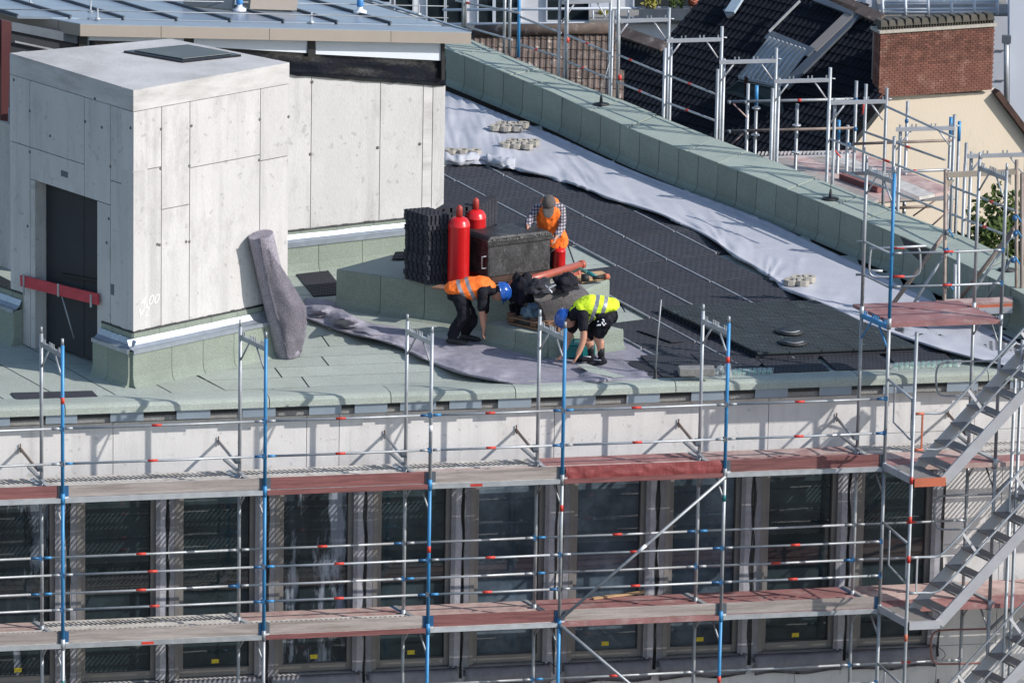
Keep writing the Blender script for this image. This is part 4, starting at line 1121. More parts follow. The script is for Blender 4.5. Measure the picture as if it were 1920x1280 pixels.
# ------------------------------------------------------------------ pipes, jackets, sheet, board, tools
def pipe(a, b, r, label, z, z2=None):
    pa, pb = P(*a, z), P(*b, z2 if z2 is not None else z); d = (pb - pa).normalized()
    t_ = thing('drain_pipe', label, 'pipe', pa, 'orange brown drain pipes')
    MB().tube([pa, pb], r, 16).build('pipe_barrel', M_PIPE, t_)
    MB().tube([pb - d * .02, pb + d * .04], r * 1.12, 16).build('socket', M_PIPE, t_)
    MB().tube([pb + d * .041, pb + d * .045], r * .85, 16).build('dark_bore', M_BITU, t_)
pipe((958, 534), (1090, 496), .055, 'long orange brown drain pipe lying in front of the kettle', HB + .10)
pipe((1055, 521), (1082, 513), .045, 'short lower orange brown pipe end beside the power tool', HB + .06)
pipe((925, 528), (1000, 518), .02, 'thin brown rod below the kettle burner', HB + .05)
def blob_mesh(c, rx, ry, rz, seed, n=18, amp=.45, sc=1.7):
    s_ = MB(); vs_ = []
    for i in range(n + 1):
        ph = math.pi * i / n
        for j in range(n * 2):
            th = math.pi * j / n; d = Vector((math.sin(ph) * math.cos(th), math.sin(ph) * math.sin(th), math.cos(ph)))
            r = 1 + amp * noise.noise(d * sc + Vector((seed, 0, 0))) + amp * .5 * noise.noise(d * sc * 2.6 + Vector((seed, 5, 0)))
            vs_.append(c + Vector((d.x * rx * r, d.y * ry * r, max(d.z, -.3) * rz * r)))
    w = n * 2
    s_.add(vs_, [(i * w + j, i * w + (j + 1) % w, (i + 1) * w + (j + 1) % w, (i + 1) * w + j) for i in range(n) for j in range(w)], True)
    return s_
def cloth(u_, v_, z, rx, ry, rz, seed, label, mt, cat='jacket', name='jacket'):
    return tag(blob_mesh(P(u_, v_, z), rx, ry, rz, seed).build(name, mt), label, cat)
# draped bitumen sheet
LS0 = [(1062, 515), (1030, 530), (1000, 545), (985, 560), (1003, 572), (1014, 588), (1022, 609)]
def drape(a, b):
    le_ = [(1010, 540, .95), (1000, 552, .90), (1003, 563, .82), (1012, 578, .66), (1018, 594, .50), (1023, 610, .36)]
    re_ = [(1070, 520, .80), (1085, 530, .80), (1100, 545, .78), (1112, 560, .66), (1118, 580, .5), (1112, 604, .36)]
    A = along([Vector(x) for x in le_], a); B = along([Vector(x) for x in re_], a); q = lerp(A, B, b)
    bow = math.sin(b * math.pi)
    return P(q.x, q.y - 3 * bow * a, q.z + .03 * bow)
ds = MB().sheet(drape, 20, 16, .012).build('bitumen_sheet', mat('grey_slate_felt', (.105, .097, .10), .95, var=.1, speck=.4, sscale=60, bump=.4, bscale=80))
tag(ds, 'stiff dark grey felt sheet draped over the pallet under the black jackets', 'felt sheet')
cloth(1060, 533, .96, .19, .22, .13, 3, 'black jacket thrown over the top of the draped sheet', M_CLOTHG)
cloth(980, 550, .70, .20, .22, .27, 8, 'black work jacket heaped left of the draped sheet behind the helmet', M_CLOTHD)
cloth(1012, 540, .95, .20, .22, .12, 12, 'dark trousers and jacket bundle between two heaps', mat('slate_cloth', (.028, .028, .036), .9, var=.4, scale=9, bump=.5, bscale=14), 'clothing', 'clothing_bundle')
cloth(1000, 588, .46, .17, .2, .14, 21, 'crumpled pale blue bag stuffed under the draped sheet', M_BLUEBAG, 'bag', 'blue_bag')
cloth(968, 585, .40, .10, .2, .14, 25, 'small black bag at the left end of the pallet', M_CLOTHD, 'bag', 'black_bag')
# pallet
pz = .30
pA = P(955, 606, pz); pB = P(1045, 626, pz); pC = P(1105, 606, pz); pD = pA + (pC - pB)
PL = thing('pallet', 'weathered wooden pallet on the low plinth under the draped sheet', 'pallet', pA)
for f_ in (0.03, .5, .97):
    for g_ in (.05, .5, .95):
        c_ = lerp(lerp(pA, pB, f_), lerp(pD, pC, f_), g_) + Z * .075
        MB().box(c_, (pB - pA).normalized() * .05, (pD - pA).normalized() * .05, Z * .04).build('pallet_block', M_PALLET, PL)
for f_ in (0, .25, .5, .75, 1):
    a_, b_ = lerp(pA, pB, f_), lerp(pD, pC, f_)
    MB().bar(a_ + Z * .13, b_ + Z * .13, .10, .02).build('deck_board', M_PALLET, PL)
MB().bar(pA + Z * .018, pB + Z * .018, .1, .02).build('bottom_board', M_PALLET, PL); MB().bar(pD + Z * .018, pC + Z * .018, .1, .02).build('bottom_board', M_PALLET, PL)
MB().bar(pA + Z * .106, pB + Z * .106, .1, .022).build('stringer_board', M_PALLET, PL)
# board on the plinth corner and tool on it
bz = HB + .02
bo = MB().prism([P(1060, 518, bz), P(1092, 531, bz), P(1144, 522, bz), P(1128, 512, bz)], (0, 0, .035)).build('plywood_board', M_WOOD)
tag(bo, 'fresh plywood offcut on the right corner of the plinth', 'board')
bo2 = MB().prism([P(808, 541, bz), P(850, 545, bz), P(866, 538, bz), P(830, 534, bz)], (0, 0, .02)).build('plywood_board', M_PALLET)
tag(bo2, 'thin brown board under the nearer gas cylinder', 'board')
TL = thing('power_tool', 'teal and black power tool with an orange end lying on the plywood', 'power tool', P(1100, 520, bz + .04))
MB().tube([P(1090, 521, .68), P(1104, 521, .68)], [.055, .058], 14).build('motor_housing', M_BLACKR, TL)
MB().tube([P(1096, 508, .72), P(1120, 520, .66)], [.03, .03], 10).build('body', M_TEAL, TL)
MB().tube([P(1112, 521, .66), P(1132, 519, .66)], [.025, .035], 10).build('grip', M_BLACKR, TL)
MB().tube([P(1133, 519, .66), P(1141, 518, .66)], [.045, .04], 12).build('battery_end', M_ORANGE, TL)
MB().tube([P(1075, 510, .70), P(1088, 503, .74), P(1100, 510, .72)], .018, 8).build('handle', M_SAGE, TL)
HM = thing('hammer', 'small white handled hammer lying on the draped sheet', 'hammer', P(1030, 545, .90))
MB().tube([P(1023, 535, 1.07), P(1035, 548, 1.02)], .010, 6).build('shaft', M_WHITE, HM); MB().bar(P(1028, 540, 1.07), P(1041, 534, 1.07), .025, .02).build('head', M_STEEL, HM)
# toolbox
tz = P(1085, 668, .02)
TB = thing('tool_case', 'teal plastic tool case standing behind the bending worker\'s hands', 'tool case', tz)
xv, yv = Vector((.20, .03, 0)), Vector((-.03, .13, 0))
MB().box(tz + Z * .10, xv, yv, Z * .085).build('case_body', M_TEAL, TB, bevel=.015); MB().box(tz + Z * .20, xv * .98, yv * .98, Z * .012).build('case_lid', mat('teal_lid', (.02, .26, .27), .4), TB, bevel=.01)
MB().tube([tz + xv * -.4 + Z * .21, tz + xv * -.4 + Z * .245, tz + xv * .4 + Z * .245, tz + xv * .4 + Z * .21], .010, 6).build('handle', M_BLACKR, TB)
# grey blocks by the eaves
for k, (u_, v_, w_, lab) in enumerate(((1310, 704, .22, 'bottom grey concrete block by the eaves, partly behind the scaffold post'), (1308, 690, .24, 'upper grey concrete block stacked at the eaves'))):
    b = P(u_, 706, .03 + k * .115) + Vector((random.uniform(-.02, .02), .1, 0))
    o_ = MB().box(b + Z * .055, Vector((w_, .02, 0)), Vector((-.01, .1, 0)), Z * .053).build('concrete_block', M_GBLOCK, None, bevel=.01); tag(o_, lab, 'block')
o_ = MB().box(P(1290, 706, .04) + Z * .07, Vector((.09, .01, 0)), Vector((0, .08, 0)), Z * .07).build('concrete_block', M_GBLOCK, None, bevel=.008); tag(o_, 'small upright grey block leaning beside the stacked blocks', 'block')
# film wrapped packs
def pack(ua, ub, va, vb_, label, h, cells):
    a, b = P(ua, va, .03), P(ub, vb_, .03); d = (b - a); t_ = thing('wrapped_pack', label, 'package', a, 'plastic wrapped green packs at the eaves')
    back = Vector((0.02, .22, 0))
    for k in range(cells):
        f0, f1 = k / cells + .01, (k + 1) / cells - .01
        MB().hexa([a + d * f0, a + d * f1, a + d * f1 + back, a + d * f0 + back], [a + d * f0 + Z * h, a + d * f1 + Z * h, a + d * f1 + back + Z * h, a + d * f0 + back + Z * h]).build('green_pad', M_SAGE, t_, bevel=.012)
    def wrap(x, y):
        th = y * math.pi; r = 1 + .12 * noise.noise(Vector((x * 14, y * 5, ua)))
        return a + d * lerp(-.05, 1.05, x) + back * (.5 - .62 * math.cos(th) * r) + Z * (h * (.02 + 1.12 * max(0, math.sin(th)) ** .6 * r))
    MB().sheet(wrap, 40, 10, 0.0).build('clear_film', M_FILMT, t_)
M_FILMT = mat('thin_clear_film', (.75, .82, .82), .12, var=.1, trans=.0, bump=.9, bscale=20)
nt = M_FILMT.node_tree; tr = nt.nodes.new('ShaderNodeBsdfTransparent'); mx = nt.nodes.new('ShaderNodeMixShader'); mx.inputs[0].default_value = .30
nt.links.new(tr.outputs[0], mx.inputs[1]); nt.links.new(nt.nodes['Principled BSDF'].outputs[0], mx.inputs[2]); nt.links.new(mx.outputs[0], nt.nodes['Material Output'].inputs['Surface'])
pack(1372, 1446, 706, 704, 'film wrapped green pack lying on the eaves beside the blue post', .06, 8)
pack(1674, 1796, 696, 690, 'longer film wrapped green pack near the stair tower', .07, 12)
fb_ = blob_mesh(P(1357, 706, .03), .10, .12, .16, 33, amp=.6).build('crumpled_film', M_FILMT); tag(fb_, 'crumpled ball of clear plastic film at the end of the green pack', 'plastic film')
# ------------------------------------------------------------------ people
def limb(s, pts, side=None, n=14):
    # pts: (point, r_side, r_other); rounded ends, elliptical section, smoothed path
    ps = [Vector(p[0]) for p in pts]; K = 5
    P3 = smooth_curve([tuple(p) for p in ps], (len(ps) - 1) * K + 1) if len(ps) > 2 else [lerp(ps[0], ps[1], i / K) for i in range(K + 1)]
    ra = [interp([(i, p[1]) for i, p in enumerate(pts)], k / K) if len(pts) > 1 else pts[0][1] for k in range(len(P3))]
    rb_ = [interp([(i, p[2]) for i, p in enumerate(pts)], k / K) for k in range(len(P3))]
    t0 = (P3[1] - P3[0]).normalized(); t1 = (P3[-1] - P3[-2]).normalized()
    cap0 = [(P3[0] - t0 * ra[0] * f, q) for f, q in ((.9, .35), (.6, .75))]; cap1 = [(P3[-1] + t1 * ra[-1] * f, q) for f, q in ((.6, .75), (.9, .35))]
    C = [c for c, q in cap0] + P3 + [c for c, q in cap1]
    A = [ra[0] * q for c, q in cap0] + ra + [ra[-1] * q for c, q in cap1]
    B = [rb_[0] * q for c, q in cap0] + rb_ + [rb_[-1] * q for c, q in cap1]
    vs_ = []
    for i, p in enumerate(C):
        t = (C[min(i + 1, len(C) - 1)] - C[max(i - 1, 0)]).normalized()
        sd2 = Vector(side) if side else t.orthogonal()
        sd2 = (sd2 - t * sd2.dot(t)).normalized(); ot = t.cross(sd2)
        for k in range(n):
            a = 2 * math.pi * k / n; vs_.append(p + sd2 * math.cos(a) * A[i] + ot * math.sin(a) * B[i])
    m_ = len(C)
    fs = [(i * n + k, i * n + (k + 1) % n, (i + 1) * n + (k + 1) % n, (i + 1) * n + k) for i in range(m_ - 1) for k in range(n)]
    fs += [tuple(reversed(range(n))), tuple((m_ - 1) * n + k for k in range(n))]
    s.add(vs_, fs, True); return s
def ball(s, c, rx, ry, rz, n=12, tilt=None):
    vs_ = []; fs = []
    for i in range(1, n):
        ph = math.pi * i / n
        for j in range(2 * n):
            th = math.pi * j / n
            d = Vector((math.sin(ph) * math.cos(th) * rx, math.sin(ph) * math.sin(th) * ry, math.cos(ph) * rz))
            if tilt: d = tilt @ d
            vs_.append(Vector(c) + d)
    w = 2 * n
    for i in range(n - 2):
        for j in range(w): fs.append((i * w + j, (i + 1) * w + j, (i + 1) * w + (j + 1) % w, i * w + (j + 1) % w))
    fs += [tuple(j for j in range(w)), tuple(reversed([(n - 2) * w + j for j in range(w)]))]
    s.add(vs_, fs, True); return s
def fuse(s, name, mt, parent, voxel=.012, smooth_it=3, wr=0):
    o = s.build(name, mt, parent)
    md = o.modifiers.new('remesh', 'REMESH'); md.mode = 'VOXEL'; md.voxel_size = voxel; md.use_smooth_shade = True
    sm = o.modifiers.new('smooth', 'SMOOTH'); sm.factor = .5; sm.iterations = smooth_it
    dg = bpy.context.evaluated_depsgraph_get(); me = bpy.data.meshes.new_from_object(o.evaluated_get(dg))
    if wr:
        no = [v.normal.copy() for v in me.vertices]
        for v, nn in zip(me.vertices, no): v.co += nn * (wr * noise.noise(v.co * 11 + Vector((3, 1, 2))) + wr * .5 * noise.noise(v.co * 24))
    o.modifiers.clear(); o.data = me
    if not me.materials: me.materials.append(mt)
    for p in me.polygons: p.use_smooth = True
    return o
def tape(o, c0_, ax, ranges):
    ax = ax.normalized(); o.data.materials.append(M_REFL); og = ORG[o.name]
    # crisp tape edges: cut the mesh on the band borders first
    bm = bmesh.new(); bm.from_mesh(o.data)
    for r0, r1 in ranges:
        for r_ in (r0, r1):
            bmesh.ops.bisect_plane(bm, geom=bm.verts[:] + bm.edges[:] + bm.faces[:], plane_co=c0_ + ax * r_ - og, plane_no=ax)
    for f in bm.faces:
        x = (f.calc_center_median() + og - c0_).dot(ax)
        f.material_index = 1 if any(r0 < x < r1 for r0, r1 in ranges) else 0
    bm.to_mesh(o.data); bm.free()
def hand(s, wrist, d, palm_n, L=.18, curl=.5):
    d = d.normalized(); side = d.cross(palm_n).normalized(); pn = side.cross(d).normalized()
    palm = wrist + d * L * .28
    limb(s, [(wrist, .03, .022), (palm, .042, .018), (wrist + d * L * .48, .042, .016)], side)
    for k, (off, ln) in enumerate(((-.033, .36), (-.011, .42), (.011, .40), (.033, .32))):
        b = wrist + d * L * .46 + side * off; m1 = b + (d + pn * .25 * curl).normalized() * L * ln * .5; e = m1 + (d + pn * curl * 1.3).normalized() * L * ln * .6
        s.tube([b, m1, e], [.011, .010, .008], 6)
    b = wrist + d * L * .15 - side * .035
    s.tube([b, b + (d - side * .8).normalized() * L * .22, b + (d - side * .8).normalized() * L * .22 + (d + pn * .4).normalized() * L * .2], [.013, .012, .009], 6)

def shoe(s, ank, fwd, ln=.27):
    fwd = fwd.normalized(); side = fwd.cross(Z)
    limb(s, [(ank + Z * .02, .045, .045), (ank - Z * .04 - fwd * .02, .05, .05)], side)
    limb(s, [(ank - Z * .055 - fwd * .05, .045, .038), (ank - Z * .05 + fwd * .06, .05, .042), (ank - Z * .065 + fwd * (ln - .09), .045, .028)], side)

def head(s, c, fwd, up, r=.095):
    fwd = fwd.normalized(); up = (up - fwd * up.dot(fwd)).normalized(); sd = fwd.cross(up)
    M = Matrix((sd, fwd, up)).transposed()
    ball(s, c, r * .82, r * 1.0, r * 1.18, tilt=M)
    ball(s, c - up * r * .62 + fwd * r * .25, r * .6, r * .62, r * .55, tilt=M)
    s.tube([c + fwd * r * .9 + up * r * .15, c + fwd * r * 1.22 - up * r * .22, c + fwd * r * .9 - up * r * .3], [.010, .017, .012], 6)   # nose
    for g in (-1, 1):
        ball(s, c + sd * g * r * .84 - fwd * r * .05 - up * r * .05, r * .12, r * .22, r * .30, tilt=M, n=6)    # ears
        ball(s, c + fwd * r * .86 + sd * g * r * .34 + up * r * .22, r * .22, r * .14, r * .10, tilt=M, n=6)   # brow
    s.tube([c + fwd * r * .86 - up * r * .62 - sd * r * .25, c + fwd * r * .93 - up * r * .60, c + fwd * r * .86 - up * r * .62 + sd * r * .25], .010, 6)  # mouth
def face_bits(c, fwd, up, parent, r=.095, hair=M_BITU):
    fwd = fwd.normalized(); up = (up - fwd * up.dot(fwd)).normalized(); sd = fwd.cross(up)
    for g in (-1, 1):
        MB().lathe(c + fwd * r * .93 + sd * g * r * .34 + up * r * .10, [(.010, 0), (.008, .008), (.003, .010)], 8, fwd).build('eye', M_BITU, parent)
    M = Matrix((sd, fwd, up)).transposed()
    s = MB(); ball(s, c - fwd * r * .16 + up * r * .08, r * .86, r * .98, r * 1.2, tilt=M); s.build('hair', hair, parent)
def helmet(c, fwd, up, parent, mt, r=.135):
    fwd = fwd.normalized(); up = (up - fwd * up.dot(fwd)).normalized(); sd = fwd.cross(up)
    n = 24; vs_ = []; rings = 9
    for i in range(rings):
        ph = math.pi / 2 * i / (rings - 1) * 1.03
        for k in range(n):
            a = 2 * math.pi * k / n
            ridge = 1 + .04 * (abs(math.sin(a)) < .2) * (i > 0)
            vs_.append(c + (sd * math.cos(a) * .90 + fwd * math.sin(a) * 1.05) * r * math.sin(ph) + up * r * .95 * math.cos(ph) * ridge)
    for k in range(n):
        a = 2 * math.pi * k / n; e = 1.10 + .22 * max(0, math.sin(a)) ** 2
        vs_.append(c + (sd * math.cos(a) * .90 + fwd * math.sin(a) * 1.05) * r * e - up * r * .10)
    s = MB(); fs = [(i * n + k, i * n + (k + 1) % n, (i + 1) * n + (k + 1) % n, (i + 1) * n + k) for i in range(rings) for k in range(n)]
    s.add(vs_, fs, True); o = s.build('helmet', mt, parent); md = o.modifiers.new('solid', 'SOLIDIFY'); md.thickness = .006
    for g in (-1, 0, 1):
        pts = [c + up * r * .97 * math.cos(t) + fwd * r * 1.06 * math.sin(t) + sd * g * .028 for t in (-1.1, -.6, 0, .6, 1.1)]
        if g == 0: MB().tube(pts, .010, 6).build('helmet_ridge', mt, o)
def band(c, ax, side, r1, r2, w, parent, name='reflective_band'):
    ax = ax.normalized(); side = (side - ax * side.dot(ax)).normalized(); ot = ax.cross(side); n = 28; vs_ = []
    for e, k_ in ((-w / 2, 0), (w / 2, 0), (w / 2, .004), (-w / 2, .004)):
        for k in range(n):
            a = 2 * math.pi * k / n; vs_.append(c + ax * e + side * math.cos(a) * (r1 + k_) + ot * math.sin(a) * (r2 + k_))
    fs = [(r * n + k, r * n + (k + 1) % n, ((r + 1) % 4) * n + (k + 1) % n, ((r + 1) % 4) * n + k) for r in range(4) for k in range(n)]
    return MB().add(vs_, fs, True).build(name, M_REFL, parent)

Y = Vector((0, 1, 0))
# --- worker A: orange vest, bending to the right
yA = P(852, 643, .02).y
JA = lambda u_, v_, dy=0: PY(u_, v_, yA + dy)
wa = thing('person', 'worker in orange vest, black trousers and blue helmet bending over by the plinth', 'person', P(852, 643, .02))
# torso axis
hipA, midA, chA, shA, nkA, hdA = JA(862, 548), JA(876, 541), JA(897, 536), JA(912, 539), JA(925, 544), JA(936, 552)
hdc = JA(936, 549)
sb = MB()
limb(sb, [(hipA, .15, .11), (midA, .155, .11), (chA, .17, .12), (shA, .16, .10)], Y)
limb(sb, [(shA, .06, .06), (hdc, .05, .05)], Y)
fA, uA = Vector((.25, -.15, -1)), Vector((1, 0, .15))
head(sb, hdc, fA, uA)
nearA = [(JA(905, 546, -.18), .055, .055), (JA(903, 580, -.21), .046, .046), (JA(907, 614, -.20), .030, .034)]
farA = [(JA(909, 546, .18), .055, .055), (JA(908, 585, .21), .046, .046), (JA(909, 612, .14), .030, .034)]
limb(sb, nearA, Y); limb(sb, farA, Y)
hand(sb, JA(907, 615, -.20), Vector((-.05, 0, -1)), Vector((1, 0, 0))); hand(sb, JA(909, 613, .14), Vector((-.1, -.3, -1)), Vector((1, 0, 0)))
legs = []
for dy, knee, ank in ((-.11, (868, 590), (848, 629)), (.13, (884, 596), (873, 622))):
    l_ = [(JA(862, 552, dy * .8), .09, .09), (JA(*knee, dy), .06, .062), (JA(*ank, dy), .04, .042)]; legs.append(l_); limb(sb, l_, Y)
fuse(sb, 'body', M_SKIN, wa, .011)
face_bits(hdc, fA, uA, wa)
st = MB()
limb(st, [(JA(857, 550), .165, .125), (JA(868, 548), .16, .12)], Y)
for dy, knee, ank in ((-.11, (870, 588), (848, 629)), (.13, (884, 596), (873, 622))):
    limb(st, [(JA(860, 555, dy * .8), .115, .115), (JA(*knee, dy), .085, .09), (JA(lerp(knee[0], ank[0], .6), lerp(knee[1], ank[1], .6), dy), .080, .085), (JA(*ank, dy), .066, .075)], Y)
fuse(st, 'trousers', M_CLOTHD, wa, .013, 2, .016)
ss_ = MB()
limb(ss_, [(JA(868, 546), .165, .125), (chA, .18, .13), (shA, .175, .11)], Y)
for arm in (nearA, farA): limb(ss_, [(arm[0][0], .075, .075), (lerp(arm[0][0], arm[1][0], .9), .066, .066)], Y)
fuse(ss_, 'shirt', M_CLOTHG, wa, .013, 2, .008)
sv = MB()
limb(sv, [(JA(858, 541), .20, .115), (JA(873, 541), .195, .15), (JA(890, 537), .195, .145), (JA(906, 534), .185, .12), (JA(915, 537), .14, .10)], Y)
limb(sv, [(JA(885, 546), .18, .12), (JA(897, 550), .15, .10)], Y)
vo = fuse(sv, 'vest', M_VORA, wa, .012, 2, .012)
taxA = (JA(897, 533) - JA(862, 548))
tape(vo, JA(866, 542), taxA, [(-.025, .025), (.095, .145)])
helmet(JA(941, 547), fA, uA, wa, M_HELM)
for (ank, dy) in (((848, 632), -.11), ((872, 626), .13)):
    sh_ = MB(); shoe(sh_, JA(*ank, dy), Vector((1, -.1, 0))); fuse(sh_, 'shoe', M_BITU, wa, .012, 1)

# --- worker B: yellow vest and shorts, bending to the left
yB = P(1124, 681, .02).y
JB = lambda u_, v_, dy=0: PY(u_, v_, yB + dy)
wb = thing('person', 'worker in yellow vest, black shorts and blue helmet bending down to the left', 'person', P(1120, 680, .02))
hip, mid, ch, sh, hdc = JB(1134, 588), JB(1117, 577), JB(1095, 577), JB(1082, 584), JB(1064, 600)
sb = MB()
limb(sb, [(hip, .15, .12), (mid, .155, .115), (ch, .17, .125), (sh, .15, .10)], Y)
limb(sb, [(sh, .06, .06), (hdc, .05, .05)], Y)
fB, uB = Vector((-.35, -.2, -1)), Vector((-1, 0, .0))
head(sb, hdc, fB, uB)
nearB = [(JB(1093, 590, -.18), .055, .055), (JB(1094, 634, -.21), .045, .047), (JB(1084, 664, -.24), .030, .034)]
farB = [(JB(1080, 594, .17), .055, .055), (JB(1066, 634, .14), .045, .047), (JB(1056, 662, .0), .030, .034)]
limb(sb, nearB, Y); limb(sb, farB, Y)
hand(sb, JB(1084, 665, -.24), Vector((-.55, -.2, -1)), Vector((-1, 0, 0))); hand(sb, JB(1056, 662, 0), Vector((-.7, -.3, -.8)), Vector((-1, 0, 0)))
LB = [(-.12, (1121, 632), (1127, 664)), (.12, (1101, 634), (1108, 658))]
for dy, knee, ank in LB:
    limb(sb, [(JB(1131, 596, dy * .8), .095, .095), (JB(*knee, dy), .058, .060), (JB(lerp(knee[0], ank[0], .35) + 2, lerp(knee[1], ank[1], .35), dy), .056, .062), (JB(*ank, dy), .037, .040)], Y)
fuse(sb, 'body', M_SKIN, wb, .011)
face_bits(hdc, fB, uB, wb)
st = MB()
limb(st, [(JB(1138, 590), .17, .13), (JB(1122, 582), .16, .12)], Y)
for dy, knee, ank in LB:
    limb(st, [(JB(1133, 597, dy * .8), .12, .125), (JB(lerp(1133, knee[0], .72), lerp(597, knee[1], .72), dy), .105, .105)], Y)
limb(st, [(JB(1140, 596, -.2), .05, .06), (JB(1136, 608, -.22), .045, .06)], Y)
fuse(st, 'shorts', M_CLOTHD, wb, .013, 2, .016)
ss_ = MB(); limb(ss_, [(JB(1122, 582), .165, .125), (ch, .18, .135), (sh, .165, .11)], Y)
for arm in (nearB, farB): limb(ss_, [(arm[0][0], .078, .078), (lerp(arm[0][0], arm[1][0], .55), .070, .072)], Y)
fuse(ss_, 'shirt', M_CLOTHG, wb, .013, 2, .008)
sv = MB()
limb(sv, [(JB(1140, 572), .17, .11), (JB(1124, 573), .195, .145), (JB(1105, 573), .195, .150), (JB(1090, 577), .185, .125), (JB(1080, 583), .13, .09)], Y)
limb(sv, [(JB(1112, 585), .18, .11), (JB(1103, 592), .13, .08)], Y)
vo = fuse(sv, 'vest', M_VYEL, wb, .012, 2, .012)
tax = hip - ch
tape(vo, JB(1115, 577), tax, [(-.03, .025), (.085, .14)])
helmet(JB(1058, 597), fB, uB, wb, M_HELM)
for dy, k_, ank in LB:
    b_ = JB(*ank, dy)
    MB().tube([b_ + Z * .09, b_ - Z * .02], [.048, .05], 12).build('sock', M_BITU, wb)
    sh_ = MB(); shoe(sh_, JB(ank[0], ank[1] + 7, dy), Vector((-1, -.35, 0))); fuse(sh_, 'shoe', M_CLOTHG, wb, .012, 1)
    MB().tube([JB(ank[0] - 14, ank[1] + 10, dy - .04), JB(ank[0], ank[1] + 11, dy - .06)], .008, 5).build('shoe_stripe', M_WHITE, wb)
tpb = MB()
for q in range(14): ball(tpb, JB(1128 + random.uniform(-8, 10), 606 + random.uniform(-7, 7), -.27 + random.uniform(-.02, .02)), .012, .012, .012, 5)
tpb.build('tool_pouch_studs', M_WHITE, wb)

# --- worker C: plaid shirt, orange vest and cap, behind the kettle
fc = P(1036, 574, .02); yC = fc.y
JC = lambda u_, v_, dy=0: PY(u_, v_, yC + dy)
wc = thing('person', 'worker in plaid shirt, orange vest and grey cap standing behind the kettle looking down', 'person', fc)
sb = MB()
limb(sb, [(JC(1037, 470), .15, .10), (JC(1036, 445), .15, .10), (JC(1032, 408, -.06), .18, .11), (JC(1031, 390, -.10), .17, .09)], (1, 0, 0))
hdc = JC(1029, 384, -.24)
limb(sb, [(JC(1030, 390, -.12), .06, .06), (hdc, .05, .05)], (1, 0, 0))
fC, uC = Vector((-.05, -.75, -.8)), Vector((0, -.6, .8))
head(sb, hdc, fC, uC)
rA = [(JC(1051, 390, -.10), .055, .055), (JC(1054, 420, -.18), .047, .047), (JC(1044, 443, -.38), .032, .035)]
lA = [(JC(1008, 390, -.10), .055, .055), (JC(996, 408, -.22), .047, .047), (JC(989, 423, -.40), .032, .035)]
limb(sb, rA); limb(sb, lA)
hand(sb, rA[2][0], Vector((-.3, -.5, -.6)), Vector((-1, 0, 0))); hand(sb, lA[2][0], Vector((0, -.6, -.5)), Vector((1, 0, 0)))
LC = [(-.11, (1022, 520), (1022, 563)), (.11, (1052, 520), (1052, 563))]
for dx, k_, a_ in LC:
    limb(sb, [(JC(1037 + dx * 70, 480), .09, .09), (JC(*k_, 0), .06, .06), (JC(*a_, .05), .04, .04)], (1, 0, 0))
fuse(sb, 'body', M_SKIN, wc, .011)
face_bits(hdc, fC, uC, wc)
st = MB(); limb(st, [(JC(1037, 472), .165, .12), (JC(1037, 458), .16, .115)], (1, 0, 0))
for dx, k_, a_ in LC: limb(st, [(JC(1037 + dx * 70, 482), .11, .11), (JC(*k_, 0), .08, .085), (JC(*a_, .05), .065, .07)], (1, 0, 0))
fuse(st, 'trousers', M_CLOTHD, wc, .013, 2, .012)
ss_ = MB(); limb(ss_, [(JC(1036, 452), .165, .115), (JC(1032, 408, -.06), .19, .12), (JC(1031, 392, -.10), .17, .095)], (1, 0, 0))
for arm in (rA, lA): limb(ss_, [(arm[0][0], .072, .072), (arm[1][0], .062, .062), (lerp(arm[1][0], arm[2][0], .9), .048, .05)])
fuse(ss_, 'plaid_shirt', M_PLAID, wc, .013, 2, .008)
sv = MB()
limb(sv, [(JC(1042, 452), .185, .14), (JC(1036, 440), .185, .13), (JC(1031, 408, -.06), .205, .15), (JC(1031, 394, -.09), .215, .135), (JC(1031, 385, -.10), .15, .10)], (1, 0, 0))
limb(sv, [(JC(1052, 446, -.05), .07, .09), (JC(1050, 436, -.05), .06, .08)])
fuse(sv, 'vest', M_VORA, wc, .012, 2, .012)
neckv = MB().prism([JC(1024, 399, -.225), JC(1034, 399, -.225), JC(1029, 411, -.215)], (0, .02, 0)).build('neck_opening', M_CLOTHG, wc)
# cap
cp = MB(); M_ = Matrix((Vector((1, 0, 0)), fC.normalized(), (uC - fC.normalized() * uC.dot(fC.normalized())).normalized())).transposed()
ball(cp, hdc + uC.normalized() * .035 - fC.normalized() * .015, .098, .112, .10, tilt=M_)
cp.build('cap', M_CAP, wc)
br_ = MB(); cu_ = hdc + fC.normalized() * .11 + uC.normalized() * .03
limb(br_, [(cu_ - fC.normalized() * .02, .085, .012), (cu_ + fC.normalized() * .06, .07, .010)], (1, 0, 0)); br_.build('cap_brim', M_CAP, wc)
for g in (-1, 1):
    sh_ = MB(); shoe(sh_, JC(1037 + g * 15, 565, .05), Vector((0, -1, 0))); fuse(sh_, 'shoe', M_BITU, wc, .013, 1)

